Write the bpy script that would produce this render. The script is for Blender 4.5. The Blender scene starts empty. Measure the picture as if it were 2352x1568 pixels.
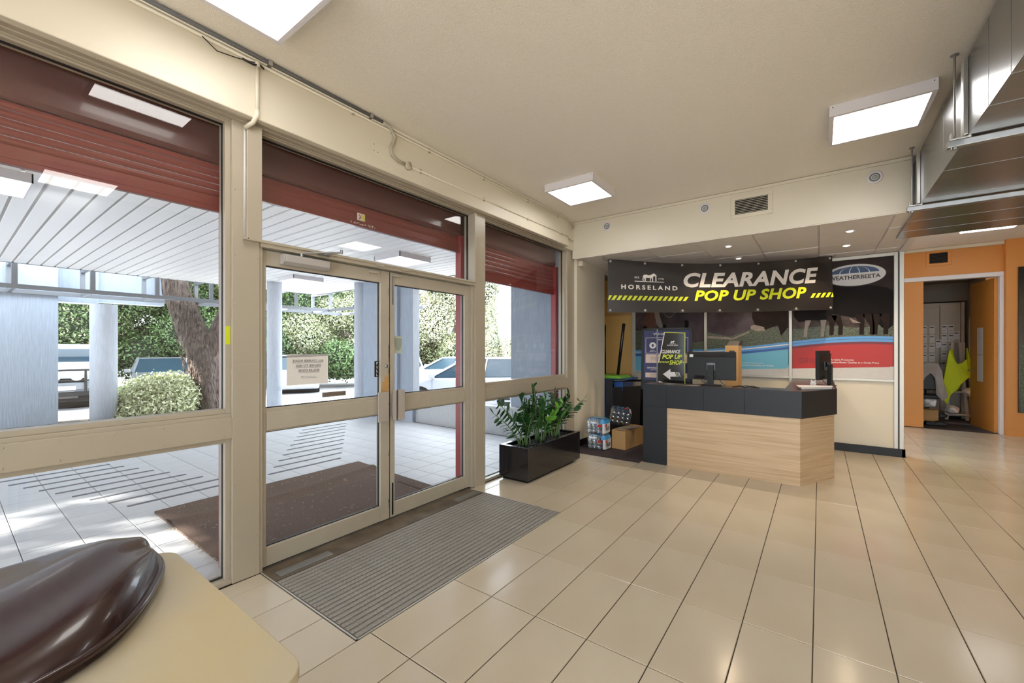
import bpy, bmesh, math, random
import numpy as np
from mathutils import Vector, Matrix
random.seed(7)
R = math.radians
SC = bpy.context.scene
COL = SC.collection

# ------------------------------------------------------------------ camera, sky, sun, exposure
cam_d = bpy.data.cameras.new('camera'); cam = bpy.data.objects.new('camera', cam_d); COL.objects.link(cam)
cam.location = (2.872, 0.0, 1.43); cam.rotation_euler = (R(90), 0, R(36.27))
cam_d.sensor_width = 36; cam_d.lens = 36 * 963.5 / 2352; cam_d.shift_y = 16 / 2352
cam_d.clip_start = 0.02; cam_d.clip_end = 300
SC.camera = cam

SKY = (0.80, 0.90, 1.0); SKY_STRENGTH = 8.0
SUN_DIR = Vector((-0.48, -0.78, 0.45)).normalized()      # towards the sun
SUN_STRENGTH = 22.0
PANEL_W = 11.0
EXPOSURE = 0.08
w = bpy.data.worlds.new('sky'); SC.world = w; w.use_nodes = True
bg = w.node_tree.nodes['Background']; bg.inputs[0].default_value = (*SKY, 1); bg.inputs[1].default_value = SKY_STRENGTH
sd = bpy.data.lights.new('sun', 'SUN'); sd.energy = SUN_STRENGTH; sd.angle = R(0.8); sd.color = (1, 0.95, 0.86)
so = bpy.data.objects.new('sun', sd); COL.objects.link(so)
so.rotation_euler = SUN_DIR.to_track_quat('Z', 'Y').to_euler(); so.location = (-20, -20, 20)
SC.view_settings.view_transform = 'Standard'; SC.view_settings.look = 'None'
SC.view_settings.exposure = EXPOSURE; SC.view_settings.gamma = 1; SC.view_settings.use_curve_mapping = False
try:
    SC.cycles.max_bounces = 10; SC.cycles.diffuse_bounces = 5; SC.cycles.glossy_bounces = 5
    SC.cycles.transparent_max_bounces = 14; SC.cycles.caustics_reflective = False; SC.cycles.caustics_refractive = False
    SC.cycles.sample_clamp_indirect = 6; SC.cycles.use_denoising = True
except Exception: pass

# ------------------------------------------------------------------ materials
def lin(c):
    def f(v):
        v /= 255.0
        return v / 12.92 if v <= 0.04045 else ((v + 0.055) / 1.055) ** 2.4
    return tuple(f(v) for v in c)

def mat(name, rgb, rough=0.5, metal=0.0, spec=0.5, vary=None, bump=None, stretch=(1, 1, 1), rgb2=None, coat=0, emit=None, island=0, rotz=0):
    """vary=(scale, amount) mottles the colour, bump=(scale, strength, distance) raises fine relief, island=amount varies each piece"""
    m = bpy.data.materials.new(name); m.use_nodes = True
    nt = m.node_tree; N = nt.nodes; L = nt.links
    b = N['Principled BSDF']
    c = lin(rgb)
    b.inputs['Base Color'].default_value = (*c, 1); b.inputs['Roughness'].default_value = rough
    b.inputs['Metallic'].default_value = metal; b.inputs['Specular IOR Level'].default_value = spec
    if coat: b.inputs['Coat Weight'].default_value = coat; b.inputs['Coat Roughness'].default_value = 0.05
    tex = None
    if vary or bump:
        tc = N.new('ShaderNodeTexCoord'); mp = N.new('ShaderNodeMapping'); L.new(tc.outputs['Object'], mp.inputs[0])
        mp.inputs['Scale'].default_value = stretch; mp.inputs['Rotation'].default_value = (0, 0, rotz)
    last = None
    if vary:
        n = N.new('ShaderNodeTexNoise'); n.inputs['Scale'].default_value = vary[0]; n.inputs['Detail'].default_value = 6
        L.new(mp.outputs[0], n.inputs['Vector'])
        mr = N.new('ShaderNodeMapRange'); mr.inputs[1].default_value = 0.3; mr.inputs[2].default_value = 0.7
        L.new(n.outputs['Fac'], mr.inputs[0])
        mx = N.new('ShaderNodeMix'); mx.data_type = 'RGBA'; L.new(mr.outputs[0], mx.inputs[0])
        c2 = lin(rgb2) if rgb2 else tuple(v * (1 - vary[1]) for v in c)
        mx.inputs[6].default_value = (*c, 1); mx.inputs[7].default_value = (*c2, 1)
        last = mx.outputs[2]
    if island:
        g = N.new('ShaderNodeNewGeometry'); hs = N.new('ShaderNodeHueSaturation')
        mr2 = N.new('ShaderNodeMapRange'); mr2.inputs[3].default_value = 1 - island; mr2.inputs[4].default_value = 1 + island
        L.new(g.outputs['Random Per Island'], mr2.inputs[0]); L.new(mr2.outputs[0], hs.inputs['Value'])
        if last: L.new(last, hs.inputs['Color'])
        else: hs.inputs['Color'].default_value = (*c, 1)
        last = hs.outputs[0]
    if last: L.new(last, b.inputs['Base Color'])
    if bump:
        n2 = N.new('ShaderNodeTexNoise'); n2.inputs['Scale'].default_value = bump[0]; n2.inputs['Detail'].default_value = 3
        L.new(mp.outputs[0], n2.inputs['Vector'])
        bp = N.new('ShaderNodeBump'); bp.inputs['Strength'].default_value = bump[1]; bp.inputs['Distance'].default_value = bump[2]
        L.new(n2.outputs['Fac'], bp.inputs['Height']); L.new(bp.outputs[0], b.inputs['Normal'])
    if emit:
        b.inputs['Emission Color'].default_value = (*emit[0], 1); b.inputs['Emission Strength'].default_value = emit[1]
    return m

def glass_mat(name, tint=(1, 1, 1), mixin=1.0, rough=0.0, base=0.0, ior=1.5):
    m = bpy.data.materials.new(name); m.use_nodes = True; nt = m.node_tree; N = nt.nodes; L = nt.links
    N.clear(); out = N.new('ShaderNodeOutputMaterial'); mx = N.new('ShaderNodeMixShader')
    t = N.new('ShaderNodeBsdfTransparent'); t.inputs[0].default_value = (*tint, 1)
    g = N.new('ShaderNodeBsdfGlossy'); g.inputs['Roughness'].default_value = rough
    lw_ = N.new('ShaderNodeLayerWeight'); lw_.inputs[0].default_value = 0.5
    pw = N.new('ShaderNodeMath'); pw.operation = 'POWER'; pw.inputs[1].default_value = 5; L.new(lw_.outputs['Facing'], pw.inputs[0])
    fr = N.new('ShaderNodeMath'); fr.operation = 'MULTIPLY_ADD'; fr.inputs[1].default_value = 0.96; fr.inputs[2].default_value = 0.04; L.new(pw.outputs[0], fr.inputs[0])
    ma = N.new('ShaderNodeMath'); ma.operation = 'MULTIPLY_ADD'; ma.inputs[1].default_value = mixin; ma.inputs[2].default_value = base; ma.use_clamp = True
    L.new(fr.outputs[0], ma.inputs[0]); L.new(ma.outputs[0], mx.inputs[0]); L.new(t.outputs[0], mx.inputs[1]); L.new(g.outputs[0], mx.inputs[2]); L.new(mx.outputs[0], out.inputs[0])
    return m

def see_mat(name, rgb, opacity, rough=0.3):
    m = mat(name, rgb, rough); N = m.node_tree.nodes; L = m.node_tree.links
    b = N['Principled BSDF']; b.inputs['Alpha'].default_value = opacity
    return m

def emit_mat(name, rgb, s):
    m = bpy.data.materials.new(name); m.use_nodes = True; N = m.node_tree.nodes; L = m.node_tree.links
    N.clear(); o = N.new('ShaderNodeOutputMaterial'); e = N.new('ShaderNodeEmission'); e.inputs[0].default_value = (*rgb, 1); e.inputs[1].default_value = s
    L.new(e.outputs[0], o.inputs[0]); return m

M = dict(
    cream=mat('cream_paint', (222, 213, 194), 0.45, vary=(1.5, 0.04)),
    bulk=mat('cream_bulkhead_paint', (220, 213, 196), 0.4, vary=(1.2, 0.03)),
    frame=mat('cream_enamel', (176, 167, 150), 0.32, vary=(3, 0.05)),
    frame_worn=mat('worn_cream_enamel', (182, 174, 158), 0.35, vary=(9, 0.08)),
    seal=mat('black_rubber', (22, 22, 26), 0.5),
    ceiling=mat('popcorn_ceiling', (246, 240, 230), 0.9, bump=(170, 0.6, 0.006), vary=(130, 0.08)),
    soffit_tile=mat('ceiling_tile', (240, 234, 230), 0.8, vary=(4, 0.04)),
    tile=mat('beige_floor_tile', (208, 197, 178), 0.17, spec=0.45, vary=(2.2, 0.10), rgb2=(199, 186, 165), stretch=(1, 0.6, 1)),
    grout=mat('dark_grout', (58, 48, 42), 0.8),
    otile=mat('pale_patio_tile', (206, 208, 212), 0.5, vary=(3, 0.08)),
    ogrout=mat('grey_grout', (110, 112, 122), 0.85),
    strip=mat('grip_strip', (105, 104, 112), 0.7),
    alu=mat('aluminium', (190, 190, 190), 0.35, metal=0.9),
    aluf=mat('satin_aluminium_frame', (196, 194, 186), 0.4, metal=0.35),
    galv=mat('galvanised_sheet', (160, 162, 164), 0.27, metal=0.95, vary=(8, 0.08), bump=(3.5, 0.12, 0.02)),
    galv_u=mat('galvanised_channel', (165, 168, 170), 0.35, metal=0.9, vary=(14, 0.15)),
    white=mat('white_enamel', (225, 222, 226), 0.4),
    orange=mat('orange_paint', (214, 142, 62), 0.42, vary=(1.3, 0.06)),
    yellow=mat('ochre_paint', (222, 180, 108), 0.5),
    carpet=mat('charcoal_carpet', (72, 62, 66), 0.95, vary=(120, 0.35), bump=(250, 0.6, 0.004)),
    char=mat('charcoal_laminate', (38, 41, 47), 0.42, spec=.35, vary=(2, 0.05)),
    wood=mat('light_oak_laminate', (214, 188, 154), 0.42, vary=(2.6, 0.1), rgb2=(188, 158, 122), stretch=(0.7, 0.7, 22)),
    black=mat('black_plastic', (14, 14, 15), 0.45, spec=.35),
    blackg=mat('gloss_black', (14, 14, 16), 0.12),
    dark=mat('dark_void', (16, 14, 14), 0.9),
    maroon=mat('maroon_powdercoat', (122, 52, 48), 0.30, vary=(3, 0.08), coat=0.2),
    maroon_d=mat('dark_maroon_box', (86, 42, 42), 0.25, coat=0.3),
    redguide=mat('red_guide', (150, 56, 62), 0.35),
    slat=mat('white_soffit_slat', (246, 245, 244), 0.45),
    slat_gap=mat('soffit_joint', (176, 174, 170), 0.8),
    concrete=mat('rough_blue_grey_render', (172, 183, 197), 0.9, vary=(8, 0.16), bump=(9, 0.7, 0.008), stretch=(5, 5, 0.5)),
    colpale=mat('pale_column_render', (206, 212, 222), 0.9, vary=(7, 0.12), bump=(8, .5, .02), stretch=(5, 5, .8)),
    steel=mat('grey_painted_steel', (118, 122, 128), 0.45),
    lowwall=mat('pale_render', (206, 208, 210), 0.9, vary=(12, 0.14), bump=(16, 0.8, 0.02), stretch=(5, 5, 1)),
    asphalt=mat('driveway', (198, 195, 194), 0.9, vary=(3, 0.08), bump=(60, 0.3, 0.01)),
    soil=mat('garden_soil', (96, 84, 72), 0.95, vary=(8, 0.4), bump=(12, 0.8, 0.05)),
    rock=mat('garden_rock', (120, 112, 108), 0.9, vary=(6, 0.35), bump=(9, 0.9, 0.05)),
    bark=mat('fibrous_bark', (128, 112, 102), 0.95, vary=(10, 0.5), rgb2=(52, 42, 40), stretch=(3, 3, 0.5), bump=(9, 1.0, 0.08)),
    leaf_a=mat('leaf_green', (92, 116, 68), 0.5, island=0.6),
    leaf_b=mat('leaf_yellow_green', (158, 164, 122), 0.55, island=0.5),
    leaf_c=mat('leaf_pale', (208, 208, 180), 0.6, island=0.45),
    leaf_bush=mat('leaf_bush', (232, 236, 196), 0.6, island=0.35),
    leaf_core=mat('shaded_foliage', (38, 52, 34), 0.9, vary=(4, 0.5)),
    coir=mat('brown_coir_mat', (122, 98, 84), 0.98, vary=(110, 0.4), rgb2=(84, 68, 62), bump=(300, 0.8, 0.006)),
    matcarpet=mat('grey_ribbed_carpet', (176, 172, 166), 0.85, vary=(170, 0.5), rgb2=(122, 118, 114), bump=(260, 0.6, 0.003)),
    sill=mat('worn_concrete_sill', (122, 110, 92), 0.7, vary=(5, 0.4), rgb2=(84, 74, 62)),
    dkgreen=mat('deep_green_leaf', (32, 78, 34), 0.3, island=0.0, vary=(9, 0.25)),
    ltgreen=mat('fresh_green_leaf', (96, 158, 48), 0.3),
    stem=mat('green_stem', (92, 122, 70), 0.5),
    planter=mat('gloss_black_planter', (26, 24, 28), 0.16, coat=0.3),
    mulch=mat('black_mulch', (24, 20, 20), 0.7, vary=(40, 0.5), bump=(50, 1.0, 0.02)),
    card=mat('cardboard', (196, 154, 100), 0.75, vary=(5, 0.08)),
    paper=mat('white_paper', (228, 226, 224), 0.7),
    ink=mat('dark_ink', (62, 58, 56), 0.7),
    table=mat('cream_table_laminate', (200, 184, 146), 0.26, vary=(3.0, 0.12), rgb2=(192, 184, 164)),
    choc=mat('gloss_maroon_plastic', (50, 26, 28), 0.27, coat=0.25, vary=(2, 0.1)),
    green_lid=mat('green_bin_lid', (126, 196, 66), 0.4),
    blue_bin=mat('blue_bin', (52, 96, 168), 0.4),
    blue_film=mat('blue_print', (40, 140, 214), 0.4),
    navy=mat('navy_print', (38, 40, 92), 0.5),
    blush=mat('blush_print', (214, 192, 178), 0.6),
    lime=mat('lime_print', (205, 216, 38), 0.4),
    bwhite=mat('banner_white', (226, 220, 216), 0.4),
    bblack=see_mat('banner_black_vinyl', (30, 25, 26), 0.95, 0.38),
    posterdark=mat('poster_dusk', (58, 47, 45), 0.6, spec=.2, vary=(4, 0.5), rgb2=(34, 28, 28), stretch=(1, 1, 2)),
    posterhaze=mat('poster_haze', (92, 78, 76), 0.6, spec=.2, vary=(9, 0.5), rgb2=(50, 42, 42)),
    grassprint=mat('poster_grass', (104, 110, 92), 0.5, vary=(45, 0.7), rgb2=(44, 52, 38)),
    cattle=mat('poster_dark_hide', (22, 17, 17), 0.6, spec=.15, vary=(8, 0.3)),
    cattle2=mat('poster_brown_hide', (40, 29, 26), 0.6, spec=.15, vary=(8, 0.3)),
    hoof=mat('poster_pale_leg', (150, 136, 124), 0.5, vary=(14, 0.3)),
    rug=mat('poster_rug', (44, 34, 38), 0.5, spec=.2, vary=(3, 0.4), rgb2=(84, 74, 80)),
    pblue=mat('poster_blue', (84, 150, 214), 0.4), pblue_d=mat('poster_deep_blue', (44, 92, 168), 0.4), plight=mat('poster_light_blue', (110, 184, 214), 0.45),
    pred=mat('poster_red', (178, 34, 28), 0.45), pred_d=mat('poster_dark_red', (118, 32, 44), 0.45), pgrey=mat('poster_grey', (205, 202, 202), 0.5, vary=(30, 0.06)),
    logoblue=mat('logo_blue', (22, 62, 106), 0.35), logowhite=mat('logo_silver', (206, 204, 206), 0.4),
    carw=mat('white_car_paint', (172, 176, 186), 0.25, coat=0.5), carg=mat('grey_car_paint', (138, 142, 146), 0.25, metal=0.4, coat=0.5),
    carglass=mat('car_glass', (40, 60, 72), 0.12, spec=0.5), tyre=mat('tyre', (34, 34, 38), 0.85), rim=mat('wheel_rim', (180, 184, 190), 0.3, metal=0.7),
    lamp_red=mat('tail_lamp', (200, 40, 44), 0.3), lamp_org=mat('indicator', (240, 150, 50), 0.3), lamp_clear=mat('head_lamp', (214, 218, 220), 0.15),
    sage=mat('sage_vinyl', (158, 170, 158), 0.5), handle=mat('grey_push_plate', (176, 168, 160), 0.4), closer=mat('silver_closer', (186, 182, 180), 0.38, metal=0.25),
    off_wall=mat('office_wall', (196, 188, 172), 0.6), off_grey=mat('office_grey', (120, 118, 112), 0.7), off_door=mat('office_green_grey_door', (142, 140, 118), 0.5),
    hivis=mat('hi_vis_fabric', (196, 226, 40), 0.7, vary=(5, 0.1)), jacket=mat('grey_jacket', (176, 168, 162), 0.85, vary=(5, 0.12)), bag=mat('white_plastic_bag', (216, 214, 212), 0.4),
    glass=glass_mat('window_glass'), film=glass_mat('shrink_film', (0.97, 0.98, 1.0), 1.0, 0.18, 0.16, 1.3),
    bottle=glass_mat('clear_bottle', (0.93, 0.97, 1.0), 1.0, 0.22, 0.30),
    panel=emit_mat('led_panel', (1.0, 0.96, 0.91), PANEL_W), panel_out=emit_mat('outdoor_panel', (1.0, 0.98, 0.96), 2.2),
    lamp=emit_mat('warm_downlight', (1.0, 0.80, 0.52), 30), lamp_dim=emit_mat('dim_downlight', (1.0, 0.82, 0.62), 5), fluo=emit_mat('fluorescent', (1, 0.96, 0.95), 16),
)

# ------------------------------------------------------------------ mesh helpers
class B:
    """collects shapes and links them as ONE mesh object"""
    def __init__(s): s.v = []; s.f = []; s.mi = []; s.m = 0
    def add(s, vs, fs, T=None):
        n = len(s.v)
        for p in vs:
            p = Vector(p)
            if T is not None: p = T @ p
            s.v.append(tuple(p))
        for f in fs: s.f.append(tuple(i + n for i in f)); s.mi.append(s.m)
        return s
    def box(s, x0, x1, y0, y1, z0, z1, T=None):
        vs = [(x, y, z) for z in (z0, z1) for y in (y0, y1) for x in (x0, x1)]
        return s.add(vs, [(0, 2, 3, 1), (4, 5, 7, 6), (0, 1, 5, 4), (1, 3, 7, 5), (3, 2, 6, 7), (2, 0, 4, 6)], T)
    def bar(s, a, b, w, h, up=(0, 0, 1)):
        a = Vector(a); b = Vector(b); d = (b - a); L = d.length; d.normalize()
        r = d.cross(Vector(up)); r = r.normalized() if r.length > 1e-6 else Vector((1, 0, 0)); u = r.cross(d)
        T = Matrix((( d.x, r.x, u.x, a.x), (d.y, r.y, u.y, a.y), (d.z, r.z, u.z, a.z), (0, 0, 0, 1)))
        return s.box(0, L, -w / 2, w / 2, -h / 2, h / 2, T)
    def tube(s, pts, r, n=8, cap=True):
        pts = [Vector(p) for p in pts]; rr = r if isinstance(r, (list, tuple)) else [r] * len(pts)
        base = len(s.v); ref = None
        for i, p in enumerate(pts):
            d = (pts[min(i + 1, len(pts) - 1)] - pts[max(i - 1, 0)]).normalized()
            if ref is None: ref = Vector((0, 0, 1)) if abs(d.z) < 0.9 else Vector((1, 0, 0))
            a = d.cross(ref).normalized(); b = d.cross(a).normalized(); ref = b.cross(d) * 1.0
            ref = a.cross(d)
            for k in range(n):
                t = 2 * math.pi * k / n
                s.v.append(tuple(p + (a * math.cos(t) + b * math.sin(t)) * rr[i]))
        for i in range(len(pts) - 1):
            for k in range(n):
                q = base + i * n; s.f.append((q + k, q + (k + 1) % n, q + n + (k + 1) % n, q + n + k)); s.mi.append(s.m)
        if cap:
            s.f.append(tuple(base + k for k in range(n))[::-1]); s.mi.append(s.m)
            e = base + (len(pts) - 1) * n; s.f.append(tuple(e + k for k in range(n))); s.mi.append(s.m)
        return s
    def lathe(s, prof, n=16, T=None):
        """prof: (radius, z) pairs, turned about z"""
        vs = []; fs = []
        for r, z in prof:
            for k in range(n): t = 2 * math.pi * k / n; vs.append((r * math.cos(t), r * math.sin(t), z))
        for i in range(len(prof) - 1):
            for k in range(n): q = i * n; fs.append((q + k, q + (k + 1) % n, q + n + (k + 1) % n, q + n + k))
        fs.append(tuple(range(n))[::-1]); e = (len(prof) - 1) * n; fs.append(tuple(e + k for k in range(n)))
        return s.add(vs, fs, T)
    def prism(s, poly, a, b, axis='z', T=None):
        n = len(poly)
        def P(u, v, t): return {'z': (u, v, t), 'y': (u, t, v), 'x': (t, u, v)}[axis]
        vs = [P(u, v, a) for u, v in poly] + [P(u, v, b) for u, v in poly]
        fs = [tuple(range(n))[::-1], tuple(range(n, 2 * n))] + [(i, (i + 1) % n, n + (i + 1) % n, n + i) for i in range(n)]
        return s.add(vs, fs, T)
    def grid(s, fn, nu, nv):
        vs = [fn(i / nu, j / nv) for j in range(nv + 1) for i in range(nu + 1)]
        fs = [(j * (nu + 1) + i, j * (nu + 1) + i + 1, (j + 1) * (nu + 1) + i + 1, (j + 1) * (nu + 1) + i) for j in range(nv) for i in range(nu)]
        return s.add(vs, fs)
    def mesh(s, name, mats):
        me = bpy.data.meshes.new(name); me.from_pydata(s.v, [], s.f)
        for m in (mats if isinstance(mats, (list, tuple)) else [mats]): me.materials.append(M[m] if isinstance(m, str) else m)
        if any(s.mi): me.polygons.foreach_set('material_index', s.mi)
        bm = bmesh.new(); bm.from_mesh(me); bmesh.ops.recalc_face_normals(bm, faces=bm.faces); bm.to_mesh(me); bm.free()
        me.update(); return me

def link(name, me, parent=None, smooth=False, bevel=0, seg=2):
    o = bpy.data.objects.new(name, me); COL.objects.link(o)
    if parent is not None:
        o.parent = parent
        if parent.get('_w') : o.matrix_parent_inverse = Matrix.Translation(parent.location).inverted()
    if smooth:
        me.polygons.foreach_set('use_smooth', [True] * len(me.polygons))
    if bevel:
        b = o.modifiers.new('bevel', 'BEVEL'); b.width = bevel; b.segments = seg; b.limit_method = 'ANGLE'; b.angle_limit = R(40); b.harden_normals = False
    return o
def obj(name, b, m, parent=None, smooth=False, bevel=0, seg=2): return link(name, b.mesh(name, m), parent, smooth, bevel, seg)
def tag(o, label, cat, group=None):
    o['label'] = label; o['category'] = cat
    if group: o['group'] = group
    return o
def thing(name, label, cat, loc=(0, 0, 0), rz=0, group=None, world=True):
    """an Empty at the thing's base; world=True: its parts are written in room coordinates"""
    o = bpy.data.objects.new(name, None); COL.objects.link(o); o.empty_display_size = 0.1
    o.location = loc; o.rotation_euler = (0, 0, rz); tag(o, label, cat, group)
    if world and rz == 0: o['_w'] = 1
    return o
def struct_root(name, loc=(0, 0, 0)):
    o = bpy.data.objects.new(name, None); COL.objects.link(o); o.location = loc; o['kind'] = 'structure'; o['_w'] = 1; o.empty_display_size = 0.1
    return o
def struct(name, b, m, parent=None, **k):
    o = obj(name, b, m, parent, **k)
    if parent is None: o['kind'] = 'structure'
    return o
def dup(root, loc=None, rz=None, label=None, group=None):
    c = root.copy(); COL.objects.link(c)
    if loc is not None: c.location = loc
    if rz is not None: c.rotation_euler = (0, 0, rz)
    if label: c['label'] = label
    if group: c['group'] = group
    def rec(src, dst):
        for ch in list(src.children):
            d = ch.copy(); COL.objects.link(d); d.parent = dst; rec(ch, d)
    rec(root, c); return c

# flat print: lettering and shapes laid on a plane (P origin, X right, Y up vectors)
def glyphs(s, shear=0.0, bold=0.0, space=1.0):
    cu = bpy.data.curves.new('t', 'FONT'); cu.body = s; cu.shear = shear; cu.offset = bold; cu.space_character = space; cu.resolution_u = 3
    o = bpy.data.objects.new('t', cu); me = bpy.data.meshes.new_from_object(o)
    vs = [tuple(v.co) for v in me.vertices]; fs = [tuple(p.vertices) for p in me.polygons]
    bpy.data.objects.remove(o); bpy.data.curves.remove(cu); bpy.data.meshes.remove(me)
    x0 = min(v[0] for v in vs); x1 = max(v[0] for v in vs); y0 = min(v[1] for v in vs); y1 = max(v[1] for v in vs)
    return [((v[0] - x0) / (x1 - x0), (v[1] - y0) / (y1 - y0)) for v in vs], fs
class Sheet:
    """maps (u,v) in metres on a print to the room"""
    def __init__(s, P, X, Y, fn=None):
        s.P = Vector(P); s.X = Vector(X).normalized(); s.Y = Vector(Y).normalized(); s.n = s.X.cross(s.Y); s.fn = fn
    def at(s, u, v, lift=0.001):
        p = s.P + s.X * u + s.Y * v + s.n * lift
        if s.fn: p = p + s.fn(u, v)
        return tuple(p)
    def text(s, b, txt, u, v, wd, ht, lift=0.002, mirror=False, **k):
        vs, fs = glyphs(txt, **k)
        return b.add([s.at(u + (1 - x if mirror else x) * wd, v + y * ht, lift) for x, y in vs], fs)
    def poly(s, b, pts, lift=0.0015): return b.add([s.at(x, y, lift) for x, y in pts], [tuple(range(len(pts)))])
    def rect(s, b, u0, u1, v0, v1, lift=0.0015, nu=1):
        for i in range(nu):
            a = u0 + (u1 - u0) * i / nu; c = u0 + (u1 - u0) * (i + 1) / nu
            s.poly(b, [(a, v0), (c, v0), (c, v1), (a, v1)], lift)
        return b
    def band(s, b, top, bot, n=24, lift=0.0015, u0=0, u1=1):
        """strip between two curves top(u), bot(u)"""
        for i in range(n):
            a = u0 + (u1 - u0) * i / n; c = u0 + (u1 - u0) * (i + 1) / n
            s.poly(b, [(a, bot(a)), (c, bot(c)), (c, top(c)), (a, top(a))], lift)
        return b
    def disc(s, b, u, v, ru, rv, lift=0.0015, n=28):
        return s.poly(b, [(u + ru * math.cos(2 * math.pi * k / n), v + rv * math.sin(2 * math.pi * k / n)) for k in range(n)], lift)

HORSE = [(0, .08), (.03, .35), (.07, .62), (.14, .78), (.30, .80), (.45, .72), (.58, .76), (.70, .92), (.80, 1.0), (.86, .97), (.98, .70), (.94, .62), (.86, .70), (.80, .66), (.76, .52),
         (.74, .40), (.76, .20), (.75, 0), (.69, 0), (.69, .22), (.66, .38), (.62, .42), (.60, .20), (.60, 0), (.54, 0), (.54, .22), (.55, .42), (.40, .42), (.30, .44), (.26, .32), (.27, .18), (.25, 0), (.19, 0), (.20, .2), (.17, .34),
         (.14, .22), (.15, 0), (.09, 0), (.10, .24), (.09, .50), (.05, .40), (.04, .08)]

# ------------------------------------------------------------------ floors, tile by tile
CAM = Vector((2.872, 0, 1.43)); CF = Vector((-0.5916, 0.8063, 0)); CR = Vector((0.8063, 0.5916, 0))
def shown(x, y, m=1.28):
    """rough view angle test, only to decide which tiles are worth an object of their own"""
    d = Vector((x, y, 0)) - Vector((2.872, 0, 0)); dep = d.dot(CF)
    return dep > 0.7 and abs(d.dot(CR)) / dep < m
def tile_mesh(name, sx, sy, t, m, ch=0.0025, gap=0.0022):
    a = sx / 2 - gap; b = sy / 2 - gap; b_ = B()
    vs = [(-a, -b, -t), (a, -b, -t), (a, b, -t), (-a, b, -t), (-a, -b, -ch), (a, -b, -ch), (a, b, -ch), (-a, b, -ch), (-a + ch, -b + ch, 0), (a - ch, -b + ch, 0), (a - ch, b - ch, 0), (-a + ch, b - ch, 0)]
    fs = [(8, 9, 10, 11)] + [(i, (i + 1) % 4, 4 + (i + 1) % 4, 4 + i) for i in range(4)] + [(4 + i, 4 + (i + 1) % 4, 8 + (i + 1) % 4, 8 + i) for i in range(4)]
    b_.add(vs, fs); return b_.mesh(name, m)
def lay(parent, cells, sx, sy, m, rnd, z=0.0, limit=300, t=0.012):
    """cells = (x, y, size on view) ; the largest become tiles of their own, the rest one piece"""
    cells = sorted(cells, key=lambda c: (c[0] - CAM.x) ** 2 + (c[1] - CAM.y) ** 2)
    me = tile_mesh('tile', sx, sy, t, m)
    own = [c for c in cells if shown(*c)][:limit]; rest = [c for c in cells if c not in set(own)]
    for i, (x, y) in enumerate(own):
        o = bpy.data.objects.new('tile', me); COL.objects.link(o); o.parent = parent
        o.location = (x, y, z + rnd.uniform(-0.0004, 0.0004)); o.rotation_euler = (rnd.uniform(-.0009, .0009), rnd.uniform(-.0006, .0006), 0)
    b = B()
    for x, y in rest:
        a = sx / 2 - .0022; c = sy / 2 - .0022
        b.box(x - a, x + a, y - c, y + c, z - t, z)
    if rest:
        r = obj('tile_field', b, m, parent); r['kind'] = 'stuff'

rnd = random.Random(3)
b = B().box(-0.10, 9.0, -4.5, 11.2, -0.20, -0.004)
floor = struct('floor', b, 'grout')
MX0, MX1, MY0, MY1 = 0.0, 1.045, 1.205, 3.205            # entrance mat well
keep, cut = [], []
for i in range(0, 31):
    for j in range(-7, 19):
        x0 = -0.155 + 0.3 * i; y0 = -0.517 + 0.6 * j; x1 = x0 + .3; y1 = y0 + .6
        if x0 < 3.5 and y0 > 7.8: continue
        X0, X1, Y0, Y1 = max(x0, 0.002), x1, y0, min(y1, 10.445)
        if X1 < 1.1: Y1 = min(Y1, 5.168)
        elif X0 < 2.83: Y1 = min(Y1, 5.66)
        elif X0 < 3.55: Y1 = min(Y1, 7.465)
        if Y1 - Y0 < .03: continue
        if X0 < MX1 - .02 and Y1 > MY0 and Y0 < MY1:
            if MY0 - Y0 > .02: cut.append((X0, X1, Y0, MY0))
            if Y1 - MY1 > .02: cut.append((X0, X1, MY1, Y1))
        elif abs(X0 - x0) < .01 and abs(Y1 - y1) < .001: keep.append(((x0 + x1) / 2, (y0 + y1) / 2))
        else: cut.append((X0, X1, Y0, Y1))
lay(floor, keep, 0.300, 0.600, 'tile', rnd, limit=230)
near = [c for c in cut if shown((c[0] + c[1]) / 2, (c[2] + c[3]) / 2)]
for x0, x1, y0, y1 in near:
    me = tile_mesh('tile', x1 - x0, y1 - y0, .012, 'tile')
    o = bpy.data.objects.new('tile', me); COL.objects.link(o); o.parent = floor; o.location = ((x0 + x1) / 2, (y0 + y1) / 2, 0)
print('tiles', len(keep), len(near))
b = B().box(0.0, 1.045, 5.172, 7.47, -0.01, 0.004).box(1.045, 2.84, 5.664, 7.47, -.01, .004)
struct('floor_carpet', b, 'carpet')
# frayed threads along the carpet's cut edge
b = B(); rr = random.Random(5)
for i in range(60):
    x = rr.uniform(.2, 1.06); l = rr.uniform(.01, .035); a = rr.uniform(-1.2, 1.2)
    b.tube([(x, 5.175, .004), (x + l * .5 * math.sin(a), 5.168, .009), (x + l * math.sin(a), 5.17 - l * .7, .003)], .0011, 3)
o = obj('loose_carpet_threads', b, 'carpet'); o['kind'] = 'stuff'; o['label'] = 'frayed charcoal threads along the carpet edge'; o['category'] = 'threads'
b = B().box(3.0, 7.5, 10.46, 14.5, -0.02, 0.003)
struct('floor_office', b, 'carpet')

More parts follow.
